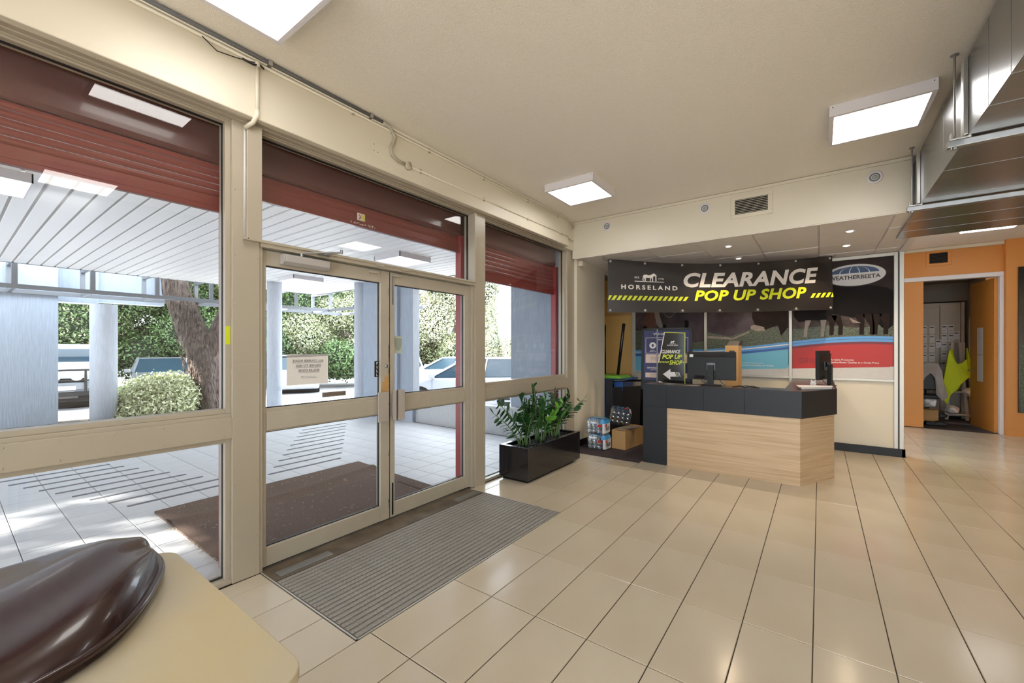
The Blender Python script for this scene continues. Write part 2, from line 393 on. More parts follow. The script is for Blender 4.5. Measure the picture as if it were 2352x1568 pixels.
# ------------------------------------------------------------------ entrance mat in its well
t = thing('entrance_mat', 'grey ribbed carpet mat set in the floor inside the glass doors', 'mat', (0.5, 2.2, 0))
obj('base', B().box(0.17, 1.035, 1.215, 3.195, -0.012, -0.006), 'dark', t)
me = None
N_ = 21; x0 = 0.185; pitch = (1.03 - x0) / N_
bb = B(); wv = pitch * 0.40
bb.add([(-wv, -.985, -.006), (-wv, .985, -.006), (-wv * .8, -.985, .0015), (-wv * .8, .985, .0015), (wv * .8, -.985, .0015), (wv * .8, .985, .0015), (wv, -.985, -.006), (wv, .985, -.006)], [(0, 1, 3, 2), (2, 3, 5, 4), (4, 5, 7, 6), (0, 2, 4, 6), (1, 7, 5, 3)])
me = bb.mesh('carpet_strip', 'matcarpet')
for i in range(N_):
    o = bpy.data.objects.new('carpet_strip', me); COL.objects.link(o); o.parent = t; o.location = (x0 + pitch * (i + .5) - 0.5, 2.205 - 2.2, 0)
obj('metal_edge', B().box(0.0, 1.043, 1.207, 1.214, -.01, .002).box(1.036, 1.043, 1.207, 3.203, -.01, .002).box(0.0, 1.043, 3.196, 3.203, -.01, .002), 'aluf', t)
bb = B()
for i in range(N_ + 1): bb.box(x0 + pitch * i - .0035, x0 + pitch * i + .0035, 1.22, 3.19, -.0062, -.0035)
o = obj('metal_rail', bb, 'galv_u', t); o['kind'] = 'stuff'
b = B().box(-0.05, 0.176, 1.215, 3.195, -0.012, -0.0015)
sill = struct('trim_1', b, 'sill')
obj('floor_plate', B().box(.07, .15, 1.26, 1.62, -.003, .0015), 'galv_u', sill); obj('floor_plate', B().box(.07, .15, 2.86, 3.17, -.003, .0015), 'galv_u', sill)

# ------------------------------------------------------------------ ceiling, walls
HC = 3.22
struct('ceiling', B().box(-0.06, 9.0, -4.5, 10.6, HC, HC + .2), 'ceiling')
wl = struct_root('wall_left')
# bulkhead over the glazing (its face stands at x=.09)
obj('bulkhead', B().box(-0.12, 0.09, -4.5, 5.10, 2.836, HC + .01).box(-.12, .04, 5.10, 5.42, 2.82, HC + .01), 'bulk', wl, bevel=.006)
# moulded head trim under it
obj('head_trim', B().box(-0.12, 0.055, -4.5, 5.10, 2.829, 2.837).box(-0.12, 0.02, -4.5, 5.23, 2.821, 2.829).box(-0.115, -0.015, -4.5, 5.23, 2.813, 2.821), 'frame', wl, bevel=.002)
def post(y0, y1, x1=0.0, z1=2.822):
    o = obj('post', B().box(-0.12, x1, y0, y1, 0, z1), 'frame', wl, bevel=.003)
    return o
P1 = post(1.048, 1.203); P2 = post(3.262, 3.42, .012); P3 = post(5.232, 5.44)
obj('post', B().box(-.12, 0, -1.65, -1.5, 0, 2.822), 'frame', wl, bevel=.003)
# rivets on the first post
def rivets(b, pts, r=.0045):
    for p in pts: b.lathe([(r, 0), (r * .75, .0018), (r * .2, .0028)], 8, Matrix.Translation(p) @ Matrix.Rotation(R(90), 4, 'Y'))
    return b
obj('rivet', rivets(B(), [(0, y, z) for z in (0.25, 0.6, .95, 1.28, 1.37, 1.7, 2.0, 2.4) for y in (1.062, 1.19)]), 'frame_worn', P1, smooth=True)
obj('joint_line', B().box(.0, .0008, 1.05, 1.20, 1.33, 1.333), 'frame_worn', P1)
obj('joint_line', B().box(.012, .013, 3.263, 3.419, 1.30, 1.303), 'frame_worn', P2)
# wall carrying on past the glazing into the reception recess
wl2 = struct('wall_recess', B().box(-0.20, 0.045, 5.44, 6.40, 0, HC), 'cream')
struct('wall_recess_back', B().box(-1.6, 0.20, 7.60, 7.72, 0, 2.9), 'yellow')
struct('wall_recess_side', B().box(-1.7, -1.55, 6.3, 7.7, 0, 2.9).box(-1.6, -.1, 6.30, 6.4, 0, 2.9), 'yellow')
struct('trim_2', B().box(-1.5, .1, 7.585, 7.6, 2.05, 2.10).box(-1.5, .1, 7.585, 7.6, 2.33, 2.345), 'card')
struct('baseboard_left', B().box(.045, .057, 5.44, 6.40, 0, .10), 'black', bevel=.002)
b = B().box(.02, 3.57, 5.345, 5.45, 2.712, HC)
struct('wall_bulkhead', b, 'bulk', bevel=.002)
struct('wall_right', B().box(8.9, 9.0, -4.5, 10.6, 0, HC), 'cream'); struct('wall_rear', B().box(-.1, .9, -4.6, -4.5, 0, HC).box(8.1, 9, -4.6, -4.5, 0, HC).box(.9, 8.1, -4.6, -4.5, 0, .2).box(.9, 8.1, -4.6, -4.5, 2.75, HC), 'cream')
w5 = struct_root('window_5', (4, -4.55, 0))  # unseen rear glazing, added so daylight brightens the floor and ceiling
for k in range(4): obj('frame', B().box(.9 + 1.8 * k, .95 + 1.8 * k, -4.59, -4.51, .2, 2.75).box(2.65 + 1.8 * k, 2.7 + 1.8 * k, -4.59, -4.51, .2, 2.75).box(.95 + 1.8 * k, 2.65 + 1.8 * k, -4.59, -4.51, .2, .25).box(.95 + 1.8 * k, 2.65 + 1.8 * k, -4.59, -4.51, 2.7, 2.75), 'frame', w5); obj('pane', B().box(.95 + 1.8 * k, 2.65 + 1.8 * k, -4.553, -4.547, .25, 2.7), 'glass', w5)
# thin moulding where the bulkheads meet the ceiling
struct('trim_3', B().box(.05, 3.57, 5.325, 5.345, HC - .035, HC - .005), 'bulk', bevel=.003)
# recess ceiling : t-bar grid with lay-in tiles, each its own
rc = struct('ceiling_recess', B().box(-1.7, 3.76, 5.45, 7.8, 2.735, 2.80), 'off_grey')
obj('grid_bar', B().box(.046, 3.71, 5.346, 5.402, 2.703, 2.711).box(3.71, 3.785, 5.346, 7.62, 2.702, 2.74), 'soffit_tile', rc, bevel=.002)
xs = [-.18, .427, 1.036, 1.643, 2.252, 2.861, 3.462, 3.715]; ys = [5.405, 6.015, 6.61, 7.21, 7.62]
rr = random.Random(11)
for i in range(len(xs) - 1):
    for j in range(len(ys) - 1):
        g = .0075; dz = rr.choice([0, 0, 0, .003, .006])
        o = obj('ceiling_tile', B().box(xs[i] + g, xs[i + 1] - g, ys[j] + g, ys[j + 1] - g, 2.716 + dz, 2.728 + dz), 'soffit_tile', rc)
bb = B()
for x in xs[1:-1]: bb.box(x - .0045, x + .0045, 5.40, 7.62, 2.7185, 2.728)
for y in ys[1:-1]: bb.box(-.1, 3.71, y - .0045, y + .0045, 2.7186, 2.7279)
obj('grid_bar', bb, 'white', rc)

# orange wall with the office doorway
ow = struct_root('wall_far', (4, 10.45, 0))
obj('wall_face', B().box(2.4, 4.06, 10.45, 10.56, 0, HC).box(4.06, 5.336, 10.45, 10.56, 2.70, HC), 'orange', ow)
obj('wall_face', B().box(5.335, 9.0, 10.34, 10.56, 0, HC), 'orange', ow, bevel=.004)
obj('ceiling_bead', B().box(3.6, 5.335, 10.40, 10.45, 3.16, 3.215), 'cream', ow, bevel=.004)
dr = struct_root('door_2', (4.7, 10.5, 0))
obj('frame', B().box(4.04, 5.335, 10.425, 10.57, 2.635, 2.71).box(5.285, 5.335, 10.425, 10.57, 0, 2.636), 'white', dr, bevel=.006)
obj('fixed_leaf', B().box(4.06, 4.375, 10.46, 10.50, .01, 2.635), 'orange', dr)
leaf = struct_root('door_3', (5.285, 10.52, 0)); leaf.rotation_euler = (0, 0, R(97)); del leaf['_w']
lf = obj('leaf', B().box(0, .87, 0, .042, .01, 2.62), 'orange', leaf, bevel=.002)
for z in (.35, 1.25, 2.3): obj('hinge', B().box(-.012, .05, -.006, .0, z, z + .11), 'alu', leaf, bevel=.001)
hh = B().lathe([(.027, 0), (.027, .008), (.012, .012), (.010, .05)], 14, Matrix.Translation((.80, .042, 1.02)) @ Matrix.Rotation(R(-90), 4, 'X'))
hh.tube([(.80, .088, 1.02), (.74, .09, 1.02), (.69, .086, 1.018)], .009, 8); obj('handle', hh, 'alu', leaf, smooth=True)
pb = B().box(.38, .60, .0425, .0435, 1.32, 1.80).box(.38, .60, .0425, .0435, .84, 1.31); obj('door_notice', pb, 'paper', leaf)
pr = B()
for z in [1.36 + .028 * k for k in range(14)]: pr.box(.42, .56, .0436, .0438, z, z + .004)
obj('notice_print', pr, 'pgrey', leaf)
struct('baseboard_far', B().box(5.34, 9.0, 10.325, 10.34, 0, .09), 'orange')

# aluminium framed partition with the poster panels behind the desk
pt = struct_root('wall_partition', (2, 7.5, 0))
obj('lower_panel', B().box(.10, 3.70, 7.515, 7.57, .09, .985), 'cream', pt)
for x0, x1 in ((.10, .16), (1.325, 1.365), (2.50, 2.54), (3.665, 3.765)):
    obj('mullion', B().box(x0, x1, 7.485, 7.585, 0, 2.71), 'aluf', pt, bevel=.004)
obj('mullion', B().box(3.705, 3.72, 7.478, 7.486, .1, 2.71), 'ink', pt)
obj('rail', B().box(.1, 3.70, 7.49, 7.58, .985, 1.015), 'aluf', pt, bevel=.003); obj('rail', B().box(.1, 3.70, 7.49, 7.58, 2.665, 2.71), 'aluf', pt, bevel=.003)
struct('baseboard_partition', B().box(.10, 3.775, 7.462, 7.49, 0, .105).box(3.74, 3.775, 7.462, 7.60, 0, .105), 'black', bevel=.002)

# office behind the doorway
struct('wall_office', B().box(3.0, 7.4, 13.2, 13.3, 0, 2.9).box(5.36, 5.46, 11.5, 13.2, 0, 2.9).box(2.9, 3.0, 10.56, 13.3, 0, 2.9), 'off_wall')
struct('ceiling_office', B().box(2.9, 7.4, 10.56, 13.3, 2.80, 2.88), 'off_grey')
struct('trim_4', B().box(2.95, 5.36, 12.55, 13.2, 2.42, 2.80), 'off_grey')
dd = struct_root('door_4', (5.33, 12.2, 0))
obj('frame', B().box(5.33, 5.365, 11.55, 12.50, 2.04, 2.10).box(5.33, 5.365, 12.44, 12.50, 0, 2.1).box(5.33, 5.365, 11.5, 11.56, 0, 2.1), 'off_wall', dd, bevel=.004)
obj('leaf', B().box(5.345, 5.36, 11.56, 12.44, 0, 2.04).box(5.341, 5.346, 11.66, 12.34, 1.1, 1.95).box(5.341, 5.346, 11.66, 12.34, .15, 1.0), 'off_door', dd, bevel=.003)
b = B()
xs_ = [3.9, 4.78, 5.07, 5.35]
wd = thing('office_wardrobe', 'tall cream wardrobe covered with pinned sheets in the far office', 'wardrobe', (4.95, 12.7, 0))
obj('door', B().box(4.62, 4.93, 12.62, 12.66, .05, 2.30), 'off_wall', wd, bevel=.003); obj('door', B().box(4.94, 5.24, 12.60, 12.64, .05, 2.36), 'off_wall', wd, bevel=.003); obj('carcass', B().box(4.62, 5.30, 12.66, 13.18, 0, 2.4).box(5.25, 5.30, 12.60, 12.66, 0, 2.4), 'off_wall', wd)
rr = random.Random(8); bb = B(); b2 = B()
for (px_, pz_) in [(4.65 + .12 * i, .95 + .20 * k) for i in range(2) for k in range(5)] + [(4.96 + .1 * i, 1.0 + .19 * k) for i in range(2) for k in range(5)] + [(5.14, 1.62), (4.87, 1.45)]:
    bb.box(px_, px_ + .085, 12.592, 12.598, pz_, pz_ + .17); b2.box(px_ + .01, px_ + .07, 12.589, 12.591, pz_ + .12, pz_ + .14).box(px_ + .02, px_ + .05, 12.589, 12.591, pz_ + .05, pz_ + .055)
obj('pinned_sheet', bb, 'paper', wd)['kind'] = 'stuff'; obj('sheet_print', b2, 'ink', wd)['kind'] = 'stuff'

# ------------------------------------------------------------------ glazing, doors
def pane(parent, y0, y1, z0, z1, x=-0.078):
    return obj('pane', B().box(x, x + .006, y0, y1, z0, z1), 'glass', parent)
def frame_rect(parent, y0, y1, z0, z1, w=0.035, x0=-.12, x1=-.03, m='frame', name='frame'):
    b = B().box(x0, x1, y0, y0 + w, z0, z1).box(x0, x1, y1 - w, y1, z0, z1).box(x0, x1, y0 + w, y1 - w, z0, z0 + w).box(x0, x1, y0 + w, y1 - w, z1 - w, z1)
    return obj(name, b, m, parent, bevel=.002)
def seal(parent, y0, y1, z0, z1):
    b = B()
    for a in (y0, y1 - .006): b.box(-.085, -.066, a, a + .006, z0, z1)
    for a in (z0, z1 - .006): b.box(-.085, -.066, y0, y1, a, a + .006)
    return obj('seal', b, 'seal', parent)
def bay(n, y0, y1, rz0=.885, rz1=1.035):
    w = struct_root('window_%d' % n, (0, (y0 + y1) / 2, 0))
    frame_rect(w, y0, y1, rz1, 2.83, .028, m='frame'); frame_rect(w, y0, y1, 0.0, rz0, .028)
    obj('sill_frame', B().box(-.12, -.012, y0, y1, 0, .03), 'frame', w, bevel=.002)
    obj('rail', B().box(-.12, .0, y0, y1, rz0, rz1 - .022).box(-.12, -.018, y0, y1, rz1 - .03, rz1), 'frame', w, bevel=.003)
    pane(w, y0 + .02, y1 - .02, rz1, 2.815); pane(w, y0 + .02, y1 - .02, .03, rz0)
    seal(w, y0 + .026, y1 - .026, rz1, 2.803); seal(w, y0 + .026, y1 - .026, .03, rz0)
    return w
w1 = bay(1, -1.5, 1.048)
obj('rivet', rivets(B(), [(0, y, z) for y in (-.8, -.4, 0.0, .16, .33, .52, .72, 1.0) for z in (.905, .995)]), 'frame_worn', w1, smooth=True)
w3 = bay(3, 3.42, 5.232)
w4 = bay(4, -4.4, -1.65)
# transom light over the doors, its frame stands proud of the posts
w2 = struct_root('window_2', (0, 2.2, 2.1))
obj('frame', B().box(-.12, .028, 1.118, 1.205, 2.115, 2.821).box(-.12, .028, 3.235, 3.262, 2.115, 2.821).box(-.12, -.03, 1.205, 3.235, 2.805, 2.83).box(-.12, .020, 1.205, 3.262, 2.075, 2.12).box(-.12, .03, 1.103, 3.25, 2.10, 2.118), 'frame', w2, bevel=.003)
pane(w2, 1.2, 3.24, 2.11, 2.815); seal(w2, 1.205, 3.235, 2.12, 2.803)
obj('screw', rivets(B(), [(.028, 1.125, 2.11), (.028, 3.245, 2.11)], .006), 'ink', w2)
# double doors
def leafdoor(n, y0, y1, hinge_left):
    d = struct_root('door_%d' % n, (0, y0 if hinge_left else y1, 0))
    s = .045 if not hinge_left else .03
    a, c = (y0 + .031, y1 - .088) if hinge_left else (y0 + .045, y1 - .085)
    b = B().box(-.085, -.03, y0, a, .012, 2.07).box(-.085, -.03, c, y1, .012, 2.07)
    obj('stile', b, 'frame_worn', d, bevel=.003)
    obj('bottom_rail', B().box(-.085, -.03, a, c, .012, .135), 'frame_worn', d, bevel=.005)
    obj('top_rail', B().box(-.085, -.03, a, c, 1.97, 2.07), 'frame_worn', d, bevel=.004)
    obj('mid_rail', B().box(-.085, -.022, a, c, .895, 1.02).box(-.085, -.035, a, c, .885, 1.04), 'frame_worn', d, bevel=.005)
    obj('pane', B().box(-.062, -.056, a, c, 1.03, 1.98), 'glass', d); obj('pane', B().box(-.062, -.056, a, c, .13, .89), 'glass', d)
    bb = B()
    for z0, z1 in ((1.04, 1.97), (.135, .885)):
        for q in (a, c - .005): bb.box(-.068, -.050, q, q + .005, z0, z1)
        for q in (z0, z1 - .005): bb.box(-.068, -.050, a, c, q, q + .005)
    obj('seal', bb, 'seal', d); return d, a, c
dl, la, lc = leafdoor(1, 1.222, 2.222, True)
drr, ra, rc_ = leafdoor(5, 2.232, 3.228, False)
obj('frame', B().box(-.12, -.005, 1.203, 1.221, 0, 2.075).box(-.12, -.005, 3.230, 3.262, 0, 2.075), 'frame', wl, bevel=.002)
obj('edge_strip', B().box(-.09, -.034, 2.2225, 2.2315, .0, 2.06), 'ink', drr)
# chipped paint and lock at the meeting stiles
bb = B(); rr = random.Random(2)
for k in range(26):
    z = rr.choice([rr.uniform(.1, 2.0), rr.uniform(.95, 1.45)]); h = rr.uniform(.008, .05); yy = 2.2145 + rr.uniform(-.003, .002)
    bb.box(-.0299, -.0294, yy, yy + rr.uniform(.002, .006), z, z + h)
obj('paint_chip', bb, 'ink', dl)['kind'] = 'stuff'
Sd = Sheet((-.0298, 2.14, 1.05), (0, 1, 0), (0, 0, 1))
bb = B(); Sd.poly(bb, [(.0, .01), (.075, .01), (.078, .17), (.066, .165), (.05, .14), (.035, .15), (.028, .11), (.01, .10), (.002, .06)], .001); obj('bare_patch', bb, 'card', dl)
obj('lock', B().lathe([(.015, 0), (.015, .008), (.006, .012)], 12, Matrix.Translation((-.03, 2.19, 1.285)) @ Matrix.Rotation(R(90), 4, 'Y')), 'galv_u', dl, smooth=True)
obj('flush_bolt', B().box(-.0297, -.028, 2.245, 2.262, 1.80, 2.04), 'galv_u', drr, bevel=.001)
obj('flush_bolt', B().box(-.0297, -.028, 2.245, 2.262, .03, .30), 'seal', drr, bevel=.001)
# overlapping grey push plates
obj('push_plate', B().box(.002, .012, 2.085, 2.185, .835, 1.075).box(-.03, .002, 2.13, 2.15, .86, .89).box(-.03, .002, 2.13, 2.15, 1.03, 1.05), 'handle', dl, bevel=.0015)
obj('push_plate', B().box(.002, .055, 2.235, 2.245, .835, 1.085).box(.045, .055, 2.235, 2.315, .835, 1.085).box(-.03, .002, 2.236, 2.244, .86, 1.05), 'handle', drr, bevel=.0015)
for d_, (q0, q1) in ((dl, (2.02, 2.10)), (drr, (2.26, 2.33))):
    obj('catch', B().box(-.03, -.006, q0, q1, 2.035, 2.052).box(-.03, -.012, q0 + .01, q0 + .03, 2.028, 2.035), 'frame_worn', d_, bevel=.002)
for q in (2.05, 2.30): obj('catch', B().box(.02, .034, q, q + .075, 2.088, 2.10), 'frame_worn', w2, bevel=.002)
# door closer
dc = thing('door_closer', 'silver hydraulic door closer with folding arm on the left glass door', 'door closer', (0, 1.45, 2.03))
obj('body', B().prism([(-.03, 1.99), (.02, 1.985), (.042, 2.005), (.042, 2.052), (-.03, 2.055)], 1.345, 1.655, 'y'), 'closer', dc, bevel=.003)
obj('arm', B().tube([(.02, 1.46, 2.055), (.02, 1.46, 2.075)], .012, 10).bar((.02, 1.46, 2.078), (.11, 1.70, 2.118), .022, .008).tube([(.11, 1.70, 2.105), (.11, 1.70, 2.135)], .010, 10).bar((.11, 1.70, 2.112), (.03, 1.62, 2.098), .018, .006).box(.02, .032, 1.57, 1.66, 2.088, 2.10), 'galv_u', dc, bevel=.001)
obj('end_cap', B().prism([(-.03, 1.99), (.02, 1.985), (.042, 2.005), (.042, 2.052), (-.03, 2.055)], 1.335, 1.345, 'y'), 'closer', dc, bevel=.002)

# notices stuck on the glass, read from outside
XG = -.0555
nt_ = thing('courier_notice', 'white printed notice for couriers taped to the left door glass, seen mirrored', 'sign', (XG, 1.54, 1.17))
obj('sheet', B().box(XG, XG + .0008, 1.395, 1.693, 1.176, 1.389), 'paper', nt_)
S_ = Sheet((XG + .001, 1.395, 1.176), (0, 1, 0), (0, 0, 1)); b = B()
S_.text(b, 'ALL COURIER PLEASE', .038, .158, .222, .017, mirror=True); S_.rect(b, .036, .262, .152, .1535)
S_.text(b, 'DELIVER TO SIDE', .062, .124, .178, .017, mirror=True); S_.rect(b, .060, .242, .118, .1195)
S_.text(b, 'ROLLER DOOR', .078, .090, .150, .017, mirror=True); S_.rect(b, .076, .230, .084, .0855)
for k in range(16): S_.rect(b, .110 + .0062 * k, .1135 + .0062 * k, .0545, .057)
S_.poly(b, [(.098, .056), (.108, .062), (.109, .060), (.102, .056), (.109, .052), (.108, .050)]); S_.rect(b, .098, .208, .046, .0475)
obj('lettering', b, 'ink', nt_)
b = B(); S_.poly(b, [(-.05, .205), (.36, .222), (.36, .200), (-.05, .19)], -.0002); S_.poly(b, [(-.06, .0), (.46, -.02), (.46, -.03), (-.06, -.03)], -.0002)
obj('tape', b, 'film', nt_)
tp = B().box(XG, XG + .0008, 2.094, 2.142, 1.196, 1.327)
ps = thing('pull_sign', 'small black vertical PULL sticker at the edge of the left door glass', 'sign', (XG, 2.118, 1.196)); obj('plate', tp, 'seal', ps)
S_ = Sheet((XG + .001, 2.094, 1.196), (0, 1, 0), (0, 0, 1)); b = B()
for k, c in enumerate('LLUP'): S_.text(b, c, .016, .008 + .031 * k, .016, .022, bold=.01)
obj('lettering', b, 'bwhite', ps)
fs_ = thing('feet_sticker', 'grey brown strip sticker low on the left door glass, seen from behind', 'sticker', (XG, 1.74, 1.08))
obj('strip', B().add([(XG, 1.648, 1.072), (XG, 1.838, 1.072), (XG, 1.838, 1.108), (XG, 1.648, 1.108), (XG + .0006, 1.648, 1.072), (XG + .0006, 1.838, 1.072), (XG + .0006, 1.838, 1.108), (XG + .0006, 1.648, 1.108)], [(0, 1, 2, 3), (4, 5, 6, 7), (0, 1, 5, 4), (2, 3, 7, 6)]), mat('strip_back', (128, 116, 104), .6), fs_)
S_ = Sheet((XG + .001, 1.648, 1.072), (0, 1, 0), (0, 0, 1)); b = B(); S_.text(b, 'PLEASE WIPE YOUR FEET', .01, .010, .17, .016, mirror=True); obj('lettering', b, mat('strip_ink', (98, 88, 80), .6), fs_)
ss = thing('shield_sticker', 'sage shield sticker on the right door glass beside the meeting stile', 'sticker', (XG, 2.34, 1.39))
obj('backing', B().box(XG, XG + .0006, 2.290, 2.376, 1.388, 1.535), mat('sticker_back', (196, 202, 190), .5), ss)
S_ = Sheet((XG + .0008, 2.290, 1.388), (0, 1, 0), (0, 0, 1)); b = B(); S_.poly(b, [(.006, .125), (.02, .132), (.066, .132), (.08, .125), (.078, .07), (.062, .035), (.043, .018), (.024, .035), (.008, .07)]); obj('shield', b, 'sage', ss)
ys_ = thing('yellow_sticker', 'narrow yellow sticker on the edge of the big left window frame', 'sticker', (0, 1.04, 1.5))
obj('strip', B().box(-.0295, -.0285, 1.022, 1.046, 1.455, 1.565), 'lime', ys_)

# ------------------------------------------------------------------ conduits on the bulkhead
def clips(b, ps, ax):
    for p in ps: b.box(p[0] - .012, p[0] + .004, p[1] - .008, p[1] + .008, p[2] - .016, p[2] + .016)
c1 = thing('ceiling_conduit', 'cream twin conduit running under the ceiling along the window bulkhead', 'conduit', (.1, 2, 3.18))
obj('pipe', B().tube([(.100, -1, 3.195), (.100, 5.0, 3.195), (.085, 5.18, 3.175), (.06, 5.32, 3.15)], .009, 8), 'bulk', c1, smooth=True)
obj('pipe', B().tube([(.098, -1, 3.170), (.098, 4.9, 3.170), (.08, 5.12, 3.150), (.055, 5.30, 3.115)], .009, 8), 'bulk', c1, smooth=True)
bb = B(); clips(bb, [(.1, y, 3.17) for y in (1.8, 2.55, 3.3, 4.1, 4.8)], 0); obj('clip', bb, 'frame', c1)
c2 = thing('grey_conduit', 'grey conduit along the ceiling that loops down the bulkhead to a round junction box', 'conduit', (.12, 1.5, 3.2))
obj('pipe', B().tube([(.112, -1, 3.203), (.112, 2.05, 3.203)], .0125, 10), 'steel', c2, smooth=True)
obj('flexible_pipe', B().tube([(.112, 2.05, 3.203), (.115, 2.12, 3.185), (.112, 2.17, 3.13), (.108, 2.155, 3.08), (.106, 2.13, 3.03), (.106, 2.145, 2.98), (.106, 2.21, 2.955), (.104, 2.27, 2.955)], .0125, 10), mat('grey_flex', (172, 166, 150), .5), c2, smooth=True)
obj('junction_box', B().lathe([(.034, 0), (.034, .02), (.028, .026), (.0, .026)], 20, Matrix.Translation((.09, 2.31, 2.955)) @ Matrix.Rotation(R(90), 4, 'Y')), mat('junction_grey', (190, 184, 166), .5), c2, smooth=True)
for y in (1.20, 1.93): obj('saddle', B().box(.09, .128, y, y + .025, 3.186, 3.219), 'alu', c2, bevel=.002)
c3 = thing('lower_conduit', 'cream conduit running from the junction box low along the bulkhead', 'conduit', (.1, 3.7, 2.94))
obj('pipe', B().tube([(.098, 2.34, 2.955), (.098, 5.08, 2.965), (.065, 5.12, 2.965), (.05, 5.32, 2.95)], .008, 8), 'bulk', c3, smooth=True)
bb = B(); clips(bb, [(.1, y, 2.957) for y in (2.45, 3.3, 4.1, 4.9)], 0); obj('clip', bb, 'frame', c3)
c4 = thing('drop_conduit', 'cream conduit dropping down the bulkhead with an elbow to the door post', 'conduit', (.1, 1.12, 2.8))
obj('pipe', B().tube([(.102, 1.145, 3.18), (.102, 1.145, 2.87)], .011, 10).tube([(.102, 1.145, 3.18), (.102, 1.145, 3.15)], .016, 10), 'bulk', c4, smooth=True)
obj('elbow', B().tube([(.102, 1.145, 2.885), (.100, 1.145, 2.85), (.07, 1.135, 2.815), (.02, 1.112, 2.79)], .014, 10), 'bulk', c4, smooth=True)
obj('cable', B().tube([(.012, 1.108, 2.79), (.008, 1.108, 2.12)], .003, 5).tube([(.012, 1.113, 2.79), (.009, 1.114, 2.12)], .0025, 5), 'white', c4, smooth=True)
obj('cable', B().tube([(.105, .86, 3.165), (.11, .93, 3.12), (.11, 1.02, 3.135), (.108, 1.10, 3.155), (.105, 1.14, 3.17)], .003, 5).tube([(.108, 1.06, 3.15), (.112, 1.12, 3.145), (.108, 1.16, 3.165), (.11, 1.18, 3.15)], .006, 6), 'seal', c4, smooth=True)
pp = thing('wall_patch', 'pale unpainted rectangle with screw holes on the bulkhead behind the junction box', 'patch', (.09, 2.2, 2.98))
obj('patch', B().add([(.0905, 1.96, 3.03), (.0905, 2.10, 3.03), (.0905, 2.36, 3.02), (.0905, 2.36, 2.90), (.0905, 2.2, 2.90), (.0905, 1.96, 2.945)], [(0, 1, 2, 3, 4, 5)]), mat('patch', (222, 216, 198), .5), pp)
obj('screw_hole', rivets(B(), [(.0906, 1.985, 3.012), (.0906, 1.985, 2.962), (.0906, 2.02, 2.96), (.0906, 2.345, 2.995), (.0906, 2.33, 2.935), (.0906, 2.16, 3.0)], .004), 'ink', pp)

def ring(b, x0, x1, y0, y1, z0, z1, w): return b.box(x0, x1, y0, y0 + w, z0, z1).box(x0, x1, y1 - w, y1, z0, z1).box(x0, x0 + w, y0 + w, y1 - w, z0, z1).box(x1 - w, x1, y0 + w, y1 - w, z0, z1)
# ------------------------------------------------------------------ ceiling lights
def led(x, y, label, s=.575):
    t = thing('ceiling_light', label, 'ceiling light', (x, y, HC), 0, None, world=False)
    h = s / 2; b = ring(B(), -h, h, -h, h, -.08, 0, .012); ring(b, -h + .012, h - .012, -h + .012, h - .012, -.08, -.077, .016)
    obj('frame', b, 'white', t, bevel=.001)
    obj('diffuser', B().box(-h + .02, h - .02, -h + .02, h - .02, -.074, -.070), 'panel', t)
    bb = B()
    for sx in (-1, 1):
        for q in (-h + .02, h - .02): bb.lathe([(.004, 0), (.003, .002)], 8, Matrix.Translation((q, sx * h, -.015)) @ Matrix.Rotation(R(-90 * sx), 4, 'X')).lathe([(.004, 0), (.003, .002)], 8, Matrix.Translation((sx * h, q, -.015)) @ Matrix.Rotation(R(90 * sx), 4, 'Y'))
    obj('screw', bb, 'ink', t)
    return t
led(.727, 4.205, 'square white ceiling light panel above the planter, near the corner'); led(3.217, 4.18, 'square white ceiling light panel beside the metal duct')
led(.70, .85, 'square white ceiling light panel cut by the top edge of the photo, over the doors')
# the same fittings carry on over the part of the room behind the camera
for x, y in ((3.2, .85), (5.9, 4.2), (5.9, .85), (.7, -2.3), (3.2, -2.3), (5.9, -2.3)):
    led(x, y, 'square white ceiling light panel outside the picture', .575)['group'] = 'ceiling lights outside the picture'
fl = thing('ceiling_light', 'slim bright fluorescent light on the far ceiling before the orange wall', 'ceiling light', (4.87, 9.14, HC))
obj('housing', B().box(4.58, 5.16, 9.03, 9.24, HC - .025, HC), 'white', fl, bevel=.003); obj('tube', B().box(4.60, 5.14, 9.05, 9.22, HC - .035, HC - .024), 'fluo', fl)

# recessed downlights
def dl(x, y, label, m, spot):
    t = thing('downlight', label, 'downlight', (x, y, 2.715), world=False)
    obj('ring', B().lathe([(.045, 0), (.05, -.004), (.045, -.010), (.032, -.006), (.030, .004)], 20), 'white', t, smooth=True)
    obj('lens', B().lathe([(.029, -.012), (.024, -.014), (.001, -.015)], 16), m, t)
    ld = bpy.data.lights.new('spot', 'SPOT'); ld.energy = spot; ld.spot_size = R(125); ld.spot_blend = .6; ld.color = (1, .80, .55); ld.shadow_soft_size = .03
    lo = bpy.data.objects.new('spot_light', ld); COL.objects.link(lo); lo.parent = t; lo.location = (0, 0, -.03)
dl(1.949, 5.843, 'recessed downlight in the tiled recess ceiling, front left of the two pairs', 'lamp_dim', 45)
dl(1.94, 6.715, 'recessed downlight in the recess ceiling just above the banner edge', 'lamp_dim', 45)
dl(3.136, 5.871, 'recessed downlight in the recess ceiling, front right, dim', 'lamp_dim', 45)
dl(3.138, 6.667, 'glowing warm downlight in the recess ceiling right of the banner', 'lamp', 55)
